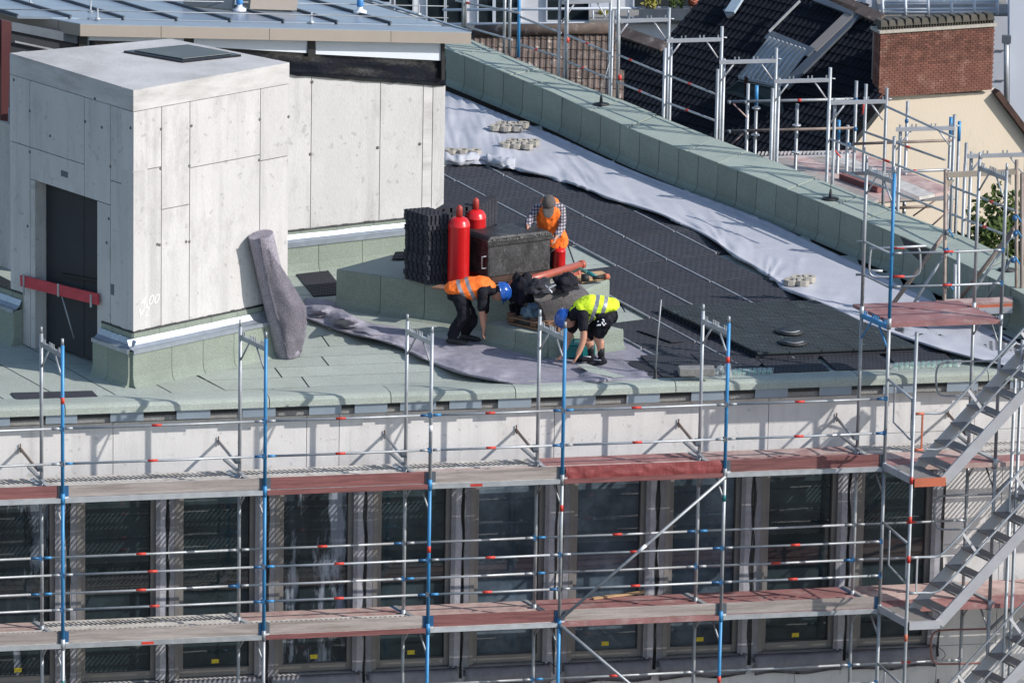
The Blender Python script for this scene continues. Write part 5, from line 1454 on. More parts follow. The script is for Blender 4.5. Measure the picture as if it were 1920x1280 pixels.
# ------------------------------------------------------------------ facade scaffold
OU = [-254, 117.5, 496.5, 806, 1054, 1359, 1658, 1866, 2130, 2420]
IU = [-293, 78, 449, 760, 1007, 1311, 1607, 1816, 2079, 2368]
Opt = [P(u_, vb(u_), Z1) for u_ in OU]; Ipt = [P(a, vb(b) - 24.5, Z1) for a, b in zip(IU, OU)]
FS = thing('facade_scaffold', 'tall tube scaffold with plank decks along the office facade', 'scaffold', Vector((Opt[3].x, Opt[3].y, -16)))
def at(p, z): return Vector((p.x, p.y, z))
PR = .0245
TOPZ = {6: Z1 + 4.05, 7: Z1 + 4.05}
lift = {  # paint of the outer standards, from the top lift downwards
    0: 'BBB', 1: 'BBS', 2: 'BBS', 3: 'SBB', 4: 'BSB', 5: 'BSB', 6: 'SSS', 7: 'SSS'}
def post(p, ztop, key, outer):
    zt_ = ztop
    levels = [ztop, Z1 + .06 + (0 if ztop < Z1 + 3 else 2), ] 
    zs = [ztop]
    z_ = Z1 + .05
    while z_ > ztop - .3: z_ -= 2
    if ztop > Z1 + 3: zs.append(Z1 + 2.05)
    zs += [Z1 + .05, Z2 + .05, Z3 + .05, -8.8]
    for k, (a, b) in enumerate(zip(zs, zs[1:])):
        kk = k - (1 if ztop > Z1 + 3 else 0)
        c = 'S'
        if outer: c = ('B' if kk < 0 else (key + 'SSSSS')[max(0, kk)])
        mt = M_BLUE if c == 'B' else M_STEEL
        o = MB().tube([at(p, b + .002), at(p, a)], PR, 10).build('standard', mt, FS)
        if a < ztop: MB().tube([at(p, a - .14), at(p, a + .01)], PR * 1.22, 10).build('joint_collar', mt, o)
        MB().tube([at(p, a), at(p, a + (.02 if a < ztop else .09))], PR * .72, 8).build('spigot', M_STEEL, o)
for i in range(8):
    top = TOPZ.get(i, Z1 + 2.07)
    post(Opt[i], top, lift[i], i != 7)
    post(Ipt[i], top + (.0), 'SSS', False)
for i in (8, 9):
    post(Opt[i], Z1 + .06, 'SSS', False); post(Ipt[i], Z1 + .06, 'SSS', False)
# transom frames
def utrans(i, z, pegs=True, ext=.5, mt=M_STEEL):
    a, b = at(Ipt[i], z), at(Opt[i], z); d = b - a
    o = MB().bar(a, b, .045, .06).build('transom', mt, FS)
    if pegs:
        for f_ in (.10, .17, .40, .47, .53, .60, .83, .90):
            MB().bar(a + d * f_, a + d * f_ + Z * .085, .010, .022, up=d).build('peg', mt, o)
    for s_, e in ((a, .42), (b, .58)):
        MB().tube([s_ - Z * .33, lerp(a, b, .36 if s_ is a else .64) - Z * .03], .013, 6).build('knee_brace', mt, FS)
    return o
for i in range(8):
    zt_ = Z1 + 1.93
    if i < 6: utrans(i, zt_)
    else: utrans(i, zt_, mt=M_BLUE if i == 6 else M_STEEL); utrans(i, Z1 + 3.93)
    for z in (Z1, Z2, Z3): utrans(i, z - .07, False)
    for z in (Z1, Z2, Z3):
        d = Opt[i] - Ipt[i]
        MB().bar(at(Ipt[i] - d * .52, z - .03), at(Ipt[i], z - .03), .05, .05).build('console', M_STEEL if random.random() < .6 else M_BLUE, FS)
        MB().bar(at(Ipt[i] - d * .50, z - .0) + WD * .05, at(Opt[i], z + .0) + WD * .05, .06, .03).build('end_profile', M_ZINC, FS)
# decks
def steel_plank(a, b, w, name='steel_plank', mt=M_SLOTB):   # a,b: one edge; w: width vector
    s_ = MB(); d = b - a; L_ = d.length; dn = d.normalized()
    z0 = Z * -.055
    def slab(p, q, wv, th=.006): s_.hexa([p - Z * th, q - Z * th, q + wv - Z * th, p + wv - Z * th], [p, q, q + wv, p + wv])
    slab(a, b, w * .17); slab(a + w * .83, b + w * .83, w * .17)
    n = int(L_ / .066)
    for k in range(n + 1):
        p = a + dn * (L_ * k / n) + w * .17; sk = dn * .045
        q = p + dn * .030
        s_.hexa([p - Z * .006, q - Z * .006, q + w * .66 + sk - Z * .006, p + w * .66 + sk - Z * .006], [p, q, q + w * .66 + sk, p + w * .66 + sk])
    for e in (0, 1):
        p, q = a + w * e, b + w * e; wn_ = w.normalized() * (.004 if e == 0 else -.004)
        s_.hexa([p + z0, q + z0, q + z0 + wn_, p + z0 + wn_], [p - Z * .006, q - Z * .006, q + wn_ - Z * .006, p + wn_ - Z * .006])
    return s_.build(name, mt, FS)
def ply_plank(a, b, w, mt, name='plank'):
    s_ = MB(); s_.hexa([a - Z * .05, b - Z * .05, b + w - Z * .05, a + w - Z * .05], [a, b, b + w, a + w]); return s_.build(name, mt, FS)
deck = {  # (level, bay): materials of the three planks, wall side to street side
 (1, 0): 'SSS', (1, 1): 'SSs', (1, 2): 'SSs', (1, 3): 'SPS', (1, 4): 'pPp', (1, 5): 'PpP', (1, 6): 'SPp',
 (2, 0): 'PSS', (2, 1): 'SSS', (2, 2): 'PSS', (2, 3): 'PPS', (2, 4): 'RRR', (2, 5): 'pRp', (2, 6): 'PPR',
 (3, 0): 'SSS', (3, 1): 'SSS', (3, 2): 'PSS', (3, 3): 'SSS', (3, 4): 'RRS', (3, 5): 'SSS', (3, 6): 'SSS', (0, 6): 'RRR', (1, 7): 'SSp', (1, 8): 'SSS', (2, 7): 'PPR', (2, 8): 'SSS', (3, 7): 'SSS', (3, 8): 'SSS'}
for (lv, bay), code in deck.items():
    z = {1: Z1, 2: Z2, 3: Z3, 0: Z1 + 2.0}[lv]
    for k, c in enumerate(code):
        a0, b0 = at(Ipt[bay], z), at(Ipt[bay + 1], z); da, db = at(Opt[bay], z) - a0, at(Opt[bay + 1], z) - b0
        f0 = (-.52, .04, .52)[k]; f1 = (-.04, .49, .97)[k]
        a = a0 + da * f0; b = b0 + db * f0; w = (da + db) / 2 * (f1 - f0)
        a += (b - a).normalized() * .07; b -= (b - a).normalized() * .02
        if c in 'Ss': steel_plank(a, b, w, mt=M_SLOTB if c == 'S' else M_ZINC)
        else: ply_plank(a, b, w, {'P': M_PINK, 'p': M_REDPLY, 'R': M_REDPLY}[c])
# toe boards and edge profiles
toe = {(1, 0): M_WRED, (1, 1): M_WGREY, (1, 2): M_WRED, (1, 3): M_WGREY, (1, 4): M_TARP, (1, 5): M_WRED,
       (2, 0): M_WGREY, (2, 1): M_WGREY, (2, 2): M_WGREY, (2, 3): M_WRED, (2, 4): M_WGREY, (2, 5): M_WGREY, (3, 0): M_WGREY, (3, 1): M_WGREY, (3, 2): M_WGREY, (3, 3): M_WGREY, (3, 4): M_WGREY, (3, 5): M_WGREY}
edge = {(1, 2): M_WRED, (1, 4): M_WRED, (2, 2): M_WRED, (2, 4): M_REDPLY}
for (lv, bay), mt in toe.items():
    z = {1: Z1, 2: Z2, 3: Z3}[lv]
    a, b = Opt[bay], Opt[bay + 1]; d = (b - a).normalized(); inn = Vector((-d.y, d.x, 0)) * .035
    a2, b2 = at(a, z + .08) + d * .05 + inn, at(b, z + .08) - d * .03 + inn
    if mt is M_TARP:
        def tf(x, y, a2=a2, b2=b2):
            p = lerp(a2, b2, x); w_ = .016 * noise.noise(Vector((x * 15, y * 2.5, 0))) + .006 * noise.noise(Vector((x * 60, y * 4, 7)))
            return p - inn.normalized() * (.025 + w_ + .01 * math.sin(y * 3.1)) + Z * (lerp(-.085, .085, y))
        s_ = MB()
        n1, n2 = 110, 5; vs_ = [tf(i / n1, j / n2) for j in range(n2 + 1) for i in range(n1 + 1)]
        s_.add(vs_, [(j * (n1 + 1) + i, j * (n1 + 1) + i + 1, (j + 1) * (n1 + 1) + i + 1, (j + 1) * (n1 + 1) + i) for j in range(n2) for i in range(n1)], True)
        s_.build('tarpaulin_wrap', M_TARP, FS)
    tb_ = MB().bar(a2, b2, .03, .155).build('toe_board', mt, FS, bevel=.003)
    for e in (a2 + d * .0, b2 - d * .0):
        MB().box(e - Z * .0 - inn * .6, d * .03, inn * .1, Z * .082).build('end_fitting', M_LEAD if random.random() < .7 else M_BLUED, tb_)
    MB().bar(at(a, z - .035) + d * .03 - inn * .1, at(b, z - .035) - d * .03 - inn * .1, .04, .06).build('edge_profile', edge.get((lv, bay), M_ZINC), FS)
for (lv, bay) in ((1, 6), (2, 6), (0, 6), (1, 7), (2, 7), (1, 8), (2, 8)):
    z = {1: Z1, 2: Z2, 3: Z3, 0: Z1 + 2.0}[lv]
    MB().bar(at(Opt[bay], z - .035), at(Opt[bay + 1], z - .035), .04, .06).build('edge_profile', M_REDPLY if lv != 1 else M_PINK, FS)
# red crinkled toe board print replaced by small stickers on the beams
for (bay, lv, f_) in ((1, 2, .42), (3, 1, .35)):
    a, b = at(Opt[bay], (Z1, Z2)[lv - 1] - .035), at(Opt[bay + 1], (Z1, Z2)[lv - 1] - .035); d = (b - a).normalized(); out = Vector((d.y, -d.x, 0))
    MB().box(lerp(a, b, f_) + out * .026, d * .08, out * .002, Z * .018).build('red_sticker', M_REDM, FS)
# guard rails
def rail(a, b, out=0.0, lab=.47, blue0=False, blue1=False, mt=M_STEEL, labm=True, par=None):
    par = par or FS
    d = (b - a).normalized(); nrm = Vector((d.y, -d.x, 0)) * out
    a, b = a + nrm + d * .03, b + nrm - d * .03
    o = MB().tube([a + d * .09, lerp(a, b, .5) - Z * .004, b - d * .09], .0168, 8).build('guard_rail', mt, par)
    MB().tube([a, a + d * .1], [.020, .0175], 8).build('rail_end', M_BLUE if blue0 else mt, o); MB().tube([b - d * .12, b], [.0175, .022], 8).build('rail_end', M_BLUED if blue1 else mt, o)
    if labm: MB().tube([lerp(a, b, lab - .025 * 2.6 / (b - a).length), lerp(a, b, lab + .025 * 2.6 / (b - a).length)], .0185, 8).build('red_label', M_REDM, o)
    MB().box(b + d * .01, d * .022, nrm.normalized() * .02 if nrm.length else Vector((0, .02, 0)), Z * .03).build('wedge_box', M_BLUED if random.random() < .5 else M_LEAD, o)
    return o
for bay in range(0, 6):
    for z in (Z1, Z2, Z3):
        for h_ in (.955, .475):
            rail(at(Opt[bay], z + h_), at(Opt[bay + 1], z + h_ + .0), .035, random.choice((.44, .45, .46)), random.random() < .4, random.random() < .6)
for bay in range(0, 7):
    for z in (Z2, Z3):
        for h_ in (1.0, .5):
            rail(at(Ipt[bay], z + h_), at(Ipt[bay + 1], z + h_), .03, .5, random.random() < .3, random.random() < .3, labm=(bay in (2, 4, 6) and h_ > .6 or bay == 6 or random.random() < .3))
# upper lift at the stair end
for h_ in (.96, .5): rail(at(Opt[6], Z1 + 2 + h_), at(Opt[7], Z1 + 2 + h_), .03, .5)
for h_ in (.96, .5):
    MB().tube([at(Ipt[6], Z1 + 2 + h_ + .0) - WD * .1, at(Ipt[6], Z1 + 2 + h_), at(Opt[6], Z1 + 2 + h_ - .02)], .018, 8).build('end_rail', M_STEEL, FS)
def loop(pts, r=.015, mt=M_STEEL, name='hooped_rail', par=None):
    pp = smooth_curve([tuple(p) for p in pts], len(pts) * 5); return MB().tube(pp, r, 8).build(name, mt, par or FS)
yg = at(Ipt[6], 0).y
LG = [(1612, 464), (1628, 465), (1690, 463), (1738, 461)]
G_ = lambda u_, v_: PY(u_, v_, yg)
loop([G_(1722, 465), G_(1725, 475), G_(1725, 505), G_(1718, 516), G_(1700, 519), G_(1650, 519), G_(1634, 516), G_(1630, 505), G_(1632, 475), G_(1634, 466)], name='gate_loop')
MB().tube([G_(1630, 466), G_(1680, 464), G_(1737, 461)], .018, 8).build('gate_top_rail', M_STEEL, FS)
MB().tube([G_(1632, 507), G_(1655, 508)], .018, 8).build('gate_stub', M_STEEL, FS)
for (u0_, u1_, v_) in ((1673, 1696, 464.5), (1673, 1696, 518.5)):
    MB().tube([G_(u0_, v_), G_(u1_, v_ - .3)], .0195, 8).build('red_label', M_REDM, FS)
# wall ties
for i in range(0, 8):
    for z in (Z1 + .24, Z3 + .35, Z2 + .25 if False else Z3 + .35 - 2.0 * 0):
        if z == Z3 + .35 and i not in (4, 5, 6, 7): continue
        foot = (P(IU[i] - 44, vb(OU[i]) - 24.5 - 28, Z1))
        a = at(Ipt[i], z) - WD * .06; t_ = (at(foot, z) - WL0).dot(WD); b = W(t_ + .03, z, .0)
        o = MB().tube([a + Vector((0, 0, -.02)), b + Z * .05], .021, 8).build('wall_tie', random.choice((M_BROWNT, M_BROWNT, M_STEEL)), FS)
        MB().tube([b + Z * .05 + WD * .0 + WN * .02 - Z * .05, b + Z * .05 + WN * .02 + Z * .07], .009, 6).build('tie_hook', M_RUST, o)
        MB().box(a + WD * .03, WD * .035, WN * .04, Z * .045).build('coupler', M_LEAD, o)
        if z > Z2:
            # low strut from the console end
            c_ = at(Ipt[i], Z1 + .05); MB().bar(c_ - (Opt[i] - Ipt[i]) * .55 + Z * .10 - WD * .02, c_ + (Opt[i] - Ipt[i]) * .15, .045, .03).build('console_strut', M_STEEL, FS)
# diagonal braces
d_ = WN * .05
b1 = MB().tube([at(Opt[4], Z2 + .05) + d_, at(Opt[5], Z1 - .04) + d_], .0225, 8).build('diagonal_brace', M_STEEL, FS)
MB().tube([lerp(at(Opt[4], Z2 + .05) + d_, at(Opt[5], Z1 - .04) + d_, .47), lerp(at(Opt[4], Z2 + .05) + d_, at(Opt[5], Z1 - .04) + d_, .52)], .0245, 8).build('white_label', M_WHITE, b1)
MB().tube([at(Opt[4], Z2 - .02) + d_, at(Opt[5], Z3 - .02) + d_], .0225, 8).build('diagonal_brace', M_STEEL, FS)
# coloured tape on standards
for (i, z, mt) in ((4, Z2 + 1.55, M_REDM), (5, Z2 - .95, M_REDM), (3, Z2 + 1.05, M_REDM), (1, Z1 + 1.28, M_REDM), (5, Z1 + .62 + .9, M_REDM), (5, Z2 + 1.6, M_TEAL), (1, Z2 - .6, M_TEAL), (3, Z1 + .72 * 1, M_WHITE)):
    MB().tube([at(Opt[i], z), at(Opt[i], z + .09)], PR * 1.06, 10).build('tape_band', mt, FS)
# batten on the lower deck
o_ = MB().bar(P(1112, 1121, Z2 + .02), P(1208, 1109, Z2 + .02), .05, .025).build('wood_batten', M_WOOD); tag(o_, 'fresh wooden batten lying on the red lower scaffold deck', 'batten')

# ------------------------------------------------------------------ stair tower
ST = thing('stair_tower', 'aluminium stair tower with zigzag flights at the right end of the scaffold', 'stairs', Vector((Opt[6].x + .5, Opt[6].y - .8, -16)))
A2 = P(1709, 900, Z1); A1 = at(Opt[6], Z1)
dv = A2 - A1                                   # towards the street
AX = (Opt[7] - Opt[6]).normalized()
MB().tube([at(A2, -8.8), at(A2, Z1 + 2.05)], PR, 10).build('standard', M_STEEL, ST)
for z, mt in ((Z1 + .0, M_REDM), (Z2 - .2, M_ORANGE), (Z2 + .9, M_REDM), (Z1 - .55, M_REDM)):
    MB().tube([at(A2, z - .05), at(A2, z + .05)], PR * 1.06, 10).build('tape_band', mt, ST)
far7 = at(Opt[7], Z1) + AX * .35
for k, z in enumerate((Z1, Z2, Z3)):
    a, b = at(A1, z), at(A2, z)
    MB().bar(a, b, .04, .10).build('landing_beam', M_ALU, ST)
    e = AX * .46
    MB().hexa([a + Vector((0, 0, -.02)), b - Z * .02, b + e - Z * .02, a + e - Z * .02], [a + Z * .01, b + Z * .01, b + e + Z * .01, a + e + Z * .01]).build('landing_plate', M_ALUD, ST)
    MB().bar(b - Z * .03 + dv.normalized() * .02 + AX * .03, b + e - Z * .03 + dv.normalized() * .02, .03, .115).build('landing_front', M_ORANGE if k == 0 else M_ALU, ST)
    # flight
    run, rise, n = 1.78, 2.0, 9
    i0 = a + AX * .42 + dv * .10; o0 = b + AX * .46 - dv * .02
    top = AX * (run + .12) + Z * (rise + .1)
    for p0_, nm in ((i0, 'inner_stringer'), (o0, 'outer_stringer')):
        MB().bar(p0_ - Z * .03, p0_ + top - Z * .03, .035, .15, up=Vector((0, 0, 1))).build(nm, M_ALU, ST, bevel=.004)
    for s_ in range(n):
        f_ = (s_ + .55) / n * 1.02; c0_ = i0 + top * f_; c1_ = o0 + top * f_
        w_ = AX * .11
        MB().hexa([c0_ - w_ - Z * .03, c1_ - w_ - Z * .03, c1_ + w_ - Z * .03, c0_ + w_ - Z * .03], [c0_ - w_, c1_ - w_, c1_ + w_, c0_ + w_]).build('step', M_ALUD, ST)
    # hand rails on the wall side and the street side
    hb = i0 + dv * .75
    for off, yy in ((.86, 1), (.36, 1)):
        q0_ = at(A2, z + off + .06) + AX * .02; q1_ = q0_ + AX * .36
        sl = top * ((run - .0) / run)
        q2_ = q1_ + AX * .15 + Z * .10
        q3_ = i0 + dv * .5 + top + Z * (off - .25)
        loop([q0_, lerp(q0_, q1_, .5), q1_, q2_, lerp(q2_, q3_, .3), lerp(q2_, q3_, .7), q3_], .017, M_STEEL, 'hand_rail', ST)
        MB().tube([q0_, q0_ + AX * .12], .02, 8).build('orange_fitting', M_ORANGE if k != 1 else M_STEEL, ST)
    q_ = at(A2, z + .92) + AX * .12
    MB().bar(q_, q_ - Z * .5, .03, .02, up=AX).build('gate_upright', M_ALU if k else M_ORANGE, ST)
    for f_ in (.25, .62):
        c_ = at(A2, z + .95) + AX * .5; c_ = i0 + dv * .5 + top * f_ + Z * .62
        MB().bar(c_, c_ + Z * -.33 + AX * .24, .04, .02, up=dv).build('rail_bracket', M_ALU, ST)
    # side guard between the posts (hanging frame)
    g0, g1 = at(A1, z + 1.22), at(A2, z + 1.10)
    MB().tube([g0, g1], .018, 8).build('end_rail', M_STEEL, ST)
    gA, gB = lerp(g0, g1, .28), lerp(g0, g1, .92)
    loop([gA - Z * .02, gA - Z * .3, gA - Z * .50, gA - Z * .52 + (gB - gA) * .05, lerp(gA, gB, .5) - Z * .54, gB - Z * .56, gB - Z * .45, gB - Z * .2, gB - Z * .02], .013, M_STEEL, 'guard_loop', ST)
    # inner hooped rail near the facade
    yy = at(Ipt[6], 0).y - .15
    vofs = (0, 250, 502)[k]; uofs = (0, -3, -10)[k]
    H_ = lambda u_, v_: PY(u_ + uofs, v_ + vofs, yy + .2)
    loop([H_(1868, 676), H_(1830, 677), H_(1790, 678), H_(1766, 681), H_(1757, 692), H_(1755, 712), H_(1758, 733), H_(1766, 741), H_(1790, 742), H_(1830, 741), H_(1850, 740)], .014, M_STEEL if k != 2 else mat('dull_red_tube', (.30, .13, .11), .5), 'hooped_rail', ST)
    MB().tube([H_(1866, 677), H_(1905, 640)], .025, 8).build('stair_rail', M_STEEL, ST)
# far standards of the stair tower
for (u_, v_, zt_) in ((1908, 872, Z1 + 1.55), (1897, 868, Z1 + 1.0), ):
    b_ = P(u_, v_, Z1); MB().tube([at(b_, -8.8), at(b_, zt_ + .2)], PR, 8).build('standard', M_STEEL, ST)
# access frame and short stair above the roof, brown weathered tubes
AF = thing('roof_access_frame', 'weathered brown tube frame with red and grey stair to the roof at far right', 'scaffold', PY(1770, 690, 1.0))
ya = 1.2
q = lambda u_, v_, dy=0: PY(u_, v_, ya + dy)
for (u0_, v0_, u1_, v1_, mt) in ((1768, 890, 1773, 318, M_BROWNT), (1906, 820, 1906, 300, M_BROWNT), (1915, 820, 1916, 325, M_BROWNT), (1796, 700, 1797, 468, M_STEEL), (1789, 690, 1791, 495, M_STEEL)):
    MB().tube([q(u0_, v0_), q(u1_, v1_)], .027, 8).build('standard', mt, AF)
MB().bar(q(1776, 328), q(1904, 322), .05, .075).build('head_beam', mat('beige_beam', (.40, .34, .27), .7), AF)
for c_ in (((1896, 328), (1896, 348), (1880, 330)), ((1776, 336), (1776, 356), (1790, 338))):
    MB().prism([q(*c_[0]), q(*c_[1]), q(*c_[2])], (0, .02, 0)).build('gusset', mat('beige_beam'  , (.4, .34, .27)), AF)
for (a, b, r) in (((1908, 420), (1800, 560), .03), ((1905, 430), (1790, 600), .02), ((1770, 440), (1672, 573), .032), ((1776, 470), (1690, 605), .022), ((1772, 575), (1731, 604), .02), ((1900, 480), (1850, 560), .02)):
    MB().tube([q(*a, .1), q(*b, .1)], r, 8).build('raking_tube', M_BROWNT if r > .025 else M_STEEL, AF)
for (u_, v_) in ((1775, 435), (1773, 470), (1904, 437), (1900, 487), (1775, 535), (1903, 408)):
    MB().lathe(q(u_, v_, -.05) - Z * .04, [(.03, 0), (.038, .03), (.03, .07)], 8).build('coupler', M_BLUED if (u_ + v_) % 2 else M_LEAD, AF)
    MB().tube([q(u_ + 3, v_ - 6, -.06), q(u_ + 12, v_ + 8, -.06)], .012, 6).build('coupler_bolt', M_BLUE, AF)
# roof stair with box steps
MB().bar(q(1772, 571, -.2), q(1898, 566, -.2), .25, .09).build('timber_beam', M_PINK, AF); MB().bar(q(1772, 579, -.4), q(1898, 572, -.4), .05, .05).build('orange_beam', M_ORANGE, AF); MB().bar(q(1772, 586, -.42), q(1898, 580, -.42), .04, .09).build('steel_beam', M_ALU, AF)
MB().bar(q(1765, 568), q(1740, 604), .06, .14).build('red_stringer', M_ORANGE, AF)
for (a, b) in (((1740, 630), (1716, 690)), ((1850, 620), (1818, 690)), ((1712, 635), (1672, 690))):
    MB().bar(q(*a), q(*b), .04, .13).build('stringer', M_BROWNT, AF)
for (x0, x1, v_) in ((1735, 1842, 641), (1728, 1832, 660), (1720, 1822, 678)):
    MB().bar(q(x0, v_), q(x1, v_ - 3), .14, .03).build('tread', M_ALUD, AF)
# ------------------------------------------------------------------ rear scaffold beyond the parapet
RS = thing('rear_scaffold', 'row of galvanised scaffold frames behind the green parapet', 'scaffold', P(1200, 200, 0))
def back(u_, v_):      # point on the vertical sheet just behind the parapet
    return None
base_o = [(u_, interp(OT, u_)) for u_ in range(860, 1960, 20)]
def rear_y(u_, off=0): return P(u_, interp(OT, u_) , HP).y + .22 + off
frames = [(1053, 1146, 5, -40, 0), (1152, 1255, 40, 15, 1), (1250, 1354, 77, 50, 2), (1349, 1456, 117, 90, 3), (1452, 1557, 153, 127, 4), (1557, 1663, 193, 165, 5), (1680, 1790, 243, 215, 6), (1813, 1925, 293, 268, 7)]
for (l, r, vt, vtop, k) in frames:
    y = rear_y(l); zb = -1.5
    R_ = lambda u_, v_, y=y: PY(u_, v_, y)
    for u_, vt_ in ((l - 3, vt + 13 if k > 1 else vt - 20), (r, vtop)):
        tp_ = R_(u_, vt_); MB().tube([Vector((tp_.x, tp_.y, zb)), tp_], .026, 8).build('standard', M_STEEL, RS)
    tp_ = R_(l + 9, vt - 5); MB().tube([Vector((tp_.x, tp_.y + .05, zb)), tp_ + Vector((0, .05, 0))], .026, 8).build('standard', M_BLUE if k in () else M_STEEL, RS)
    a, b = R_(l, vt), R_(r, vt - 3)
    o = MB().bar(a, b, .05, .055).build('transom', M_ALU, RS)
    for f_ in (.06, .27, .34, .60, .67, .93): MB().bar(lerp(a, b, f_), lerp(a, b, f_) + Z * .075, .012, .022, up=b - a).build('peg', M_STEEL, o)
    MB().tube([lerp(a, b, .28), R_(l, vt + 38)], .014, 6).build('knee_brace', M_ALU, RS); MB().tube([lerp(a, b, .70), R_(r - 8, vt + 32)], .014, 6).build('knee_brace', M_ALU, RS)
    MB().tube([R_(r - 2, vtop + 20), R_(r + 9, vtop + 21)], .012, 6).build('pin', M_ZINC, RS)
# sloping guard rails seen along the row
def rrail(a, b, blue=True, mt=None, lab=None, off=0.0, par=None):
    pa, pb = PY(*a, rear_y(a[0], off)), PY(*b, rear_y(b[0], off))
    o = MB().tube([pa, pb], .018, 8).build('guard_rail', mt or M_STEEL, par or RS)
    if lab: MB().tube([lerp(pa, pb, lab - .03), lerp(pa, pb, lab + .03)], .020, 8).build('red_label', M_REDM, o)
for (a, b, l_) in (((975, 32), (1052, 62), None), ((975, 84), (1052, 108), .4), ((1064, 66), (1148, 102), .45), ((1064, 116), (1148, 150), .35), ((1156, 102), (1245, 139), .3), ((1156, 153), (1245, 190), .5), ((1252, 141), (1345, 178), .45), ((1252, 193), (1345, 228), .4),
                   ((855, 2), (975, 25), .2), ((872, 50), (960, 75), None), ((1662, 200), (1790, 258), None), ((1620, 247), (1772, 300), .55), ((1555, 260), (1773, 345), .5), ((1580, 320), (1778, 400), None), ((1785, 350), (1910, 398), .6), ((1785, 402), (1910, 450), .5)):
    rrail(a, b, lab=l_)
for (u_, v0_, v1_, mt) in ((870, -30, 52, M_STEEL), (874, -30, 60, M_STEEL), (974, -40, 108, M_BLUE), (957, -40, 100, M_STEEL), (947, -30, 105, M_STEEL), (1064, -30, 150, M_STEEL), (1160, -40, 190, M_STEEL)):
    y = rear_y(max(u_, 880), .1); MB().tube([PY(u_ - 2, v1_, y), PY(u_, v0_, y)], .026, 8).build('standard', mt, RS)
for (u_, v_) in ((1064, 80), (1162, 150)):
    y = rear_y(u_, .1); MB().tube([PY(u_, v_, y), PY(u_, v_ - 9, y)], .029, 8).build('red_label', M_REDM, RS)
# second scaffold round the neighbouring gable
GS = thing('gable_scaffold', 'lower scaffold with plank deck between the parapet and the cream gable', 'scaffold', PY(1550, 330, 16))
yg2 = 13.5
g2 = lambda u_, v_, dy=0: PY(u_, v_, yg2 + dy)
for (u_, v0_, v1_, mt) in ((1403, 157, 290, M_STEEL), (1419, 163, 300, M_BLUE), (1495, 195, 325, M_STEEL), (1573, 228, 360, M_BLUE), (1590, 235, 365, M_STEEL), (1606, 152, 300, M_STEEL), (1624, 158, 300, M_STEEL), (1702, 190, 330, M_STEEL), (1783, 222, 420, M_BLUE), (1799, 230, 440, M_BLUE), (1812, 268, 450, M_STEEL), (1698, 318, 400, M_STEEL)):
    top = g2(u_, v0_); o = MB().tube([top, Vector((top.x, top.y, -4))], .027, 8).build('standard', M_STEEL, GS)
    if mt is M_BLUE: MB().tube([top + Z * .02, top - Z * .30], .0285, 8).build('blue_head', M_BLUE, o)
    if u_ in (1419, 1495): 
        for dz in (.36, .8): MB().lathe(top - Z * dz, [(.07, 0), (.07, .02)], 10).build('rosette', M_ZINC, o)
for (a, b, mt, l_) in (((1365, 191), (1600, 186), M_STEEL, .57), ((1365, 246), (1602, 240), M_BROWNT, None), ((1600, 270), (1790, 263), M_BROWNT, None), ((1594, 325), (1790, 318), M_STEEL, .62), ((1640, 378), (1790, 372), M_STEEL, None), ((1655, 391), (1750, 387), M_BROWNT, .3)):
    o = MB().tube([g2(*a, -.1), g2(*b, -.1)], .024, 8).build('ledger', mt, GS)
    if l_: MB().tube([lerp(g2(*a, -.1), g2(*b, -.1), l_ - .015), lerp(g2(*a, -.1), g2(*b, -.1), l_ + .015)], .026, 8).build('red_label', M_REDM, o)
for (a, b, c_) in (((1375, 195), (1402, 222), None), ((1372, 270), (1396, 248), None), ((1620, 193), (1617, 215), 1), ((1560, 275), (1576, 295), 1), ((1712, 405), (1790, 350), None), ((1745, 425), (1790, 385), None)):
    MB().tube([g2(*a, -.12), g2(*b, -.12)], .014, 6).build('bracket_brace', M_PINK if c_ is None else M_REDM, GS)
for (u_, v_) in ((1367, 191), (1397, 191), (1367, 246), (1397, 246), (1605, 186), (1604, 241), (1592, 270), (1700, 226)):
    MB().lathe(g2(u_, v_, -.16) - Z * .04, [(.026, 0), (.032, .03), (.026, .06)], 8).build('coupler', M_LEAD if u_ < 1500 else M_BLUED, GS)
# deck: planks in perspective between two edges
zd = g2(1550, 330).z
dl = [(1420, 294), (1452, 290), (1490, 289), (1525, 288), (1562, 287), (1600, 286)]
dr = [(1620, 392), (1650, 380), (1690, 378), (1725, 376), (1755, 370), (1790, 362)]
for k in range(5):
    a, b = P(*dl[k], zd), P(*dl[k + 1], zd); c_, d_2 = P(*dr[k + 1], zd), P(*dr[k], zd)
    cen_ = (a + b + c_ + d_2) / 4
    MB().prism([p + (cen_ - p).normalized() * .03 for p in (a, b, c_, d_2)], (0, 0, .05)).build('plank', (M_WGREY, M_PINK, M_WGREY, M_SLOTB, M_PINK)[k], GS)
o_ = MB().bar(P(1578, 331, zd + .1), P(1650, 356, zd + .1), .10, .10).build('red_beam', M_WRED, GS)
sp = MB()
for k in range(26):
    a = P(lerp(1420, 1605, k / 26), 291 - k * .08, zd + .07); sp.hexa([a, a + Vector((.03, 0, 0)), a + Vector((.06, .22, 0)), a + Vector((.03, .22, 0))], [p + Z * .01 for p in (a, a + Vector((.03, 0, 0)), a + Vector((.06, .22, 0)), a + Vector((.03, .22, 0)))])
sp.build('slotted_edge', M_SLOTB, GS)
MB().bar(P(1420, 296, zd + .06), P(1605, 290, zd + .06), .03, .03).build('deck_lip', M_ALU, GS)
MB().bar(g2(1632, 377, -.6), g2(1785, 371, -.6), .05, .07).build('deck_beam', M_ALU, GS)
MB().box(g2(1686, 370, -.65), Vector((.06, 0, 0)), Vector((0, .01, 0)), Z * .03).build('green_plate', M_TEAL, GS)

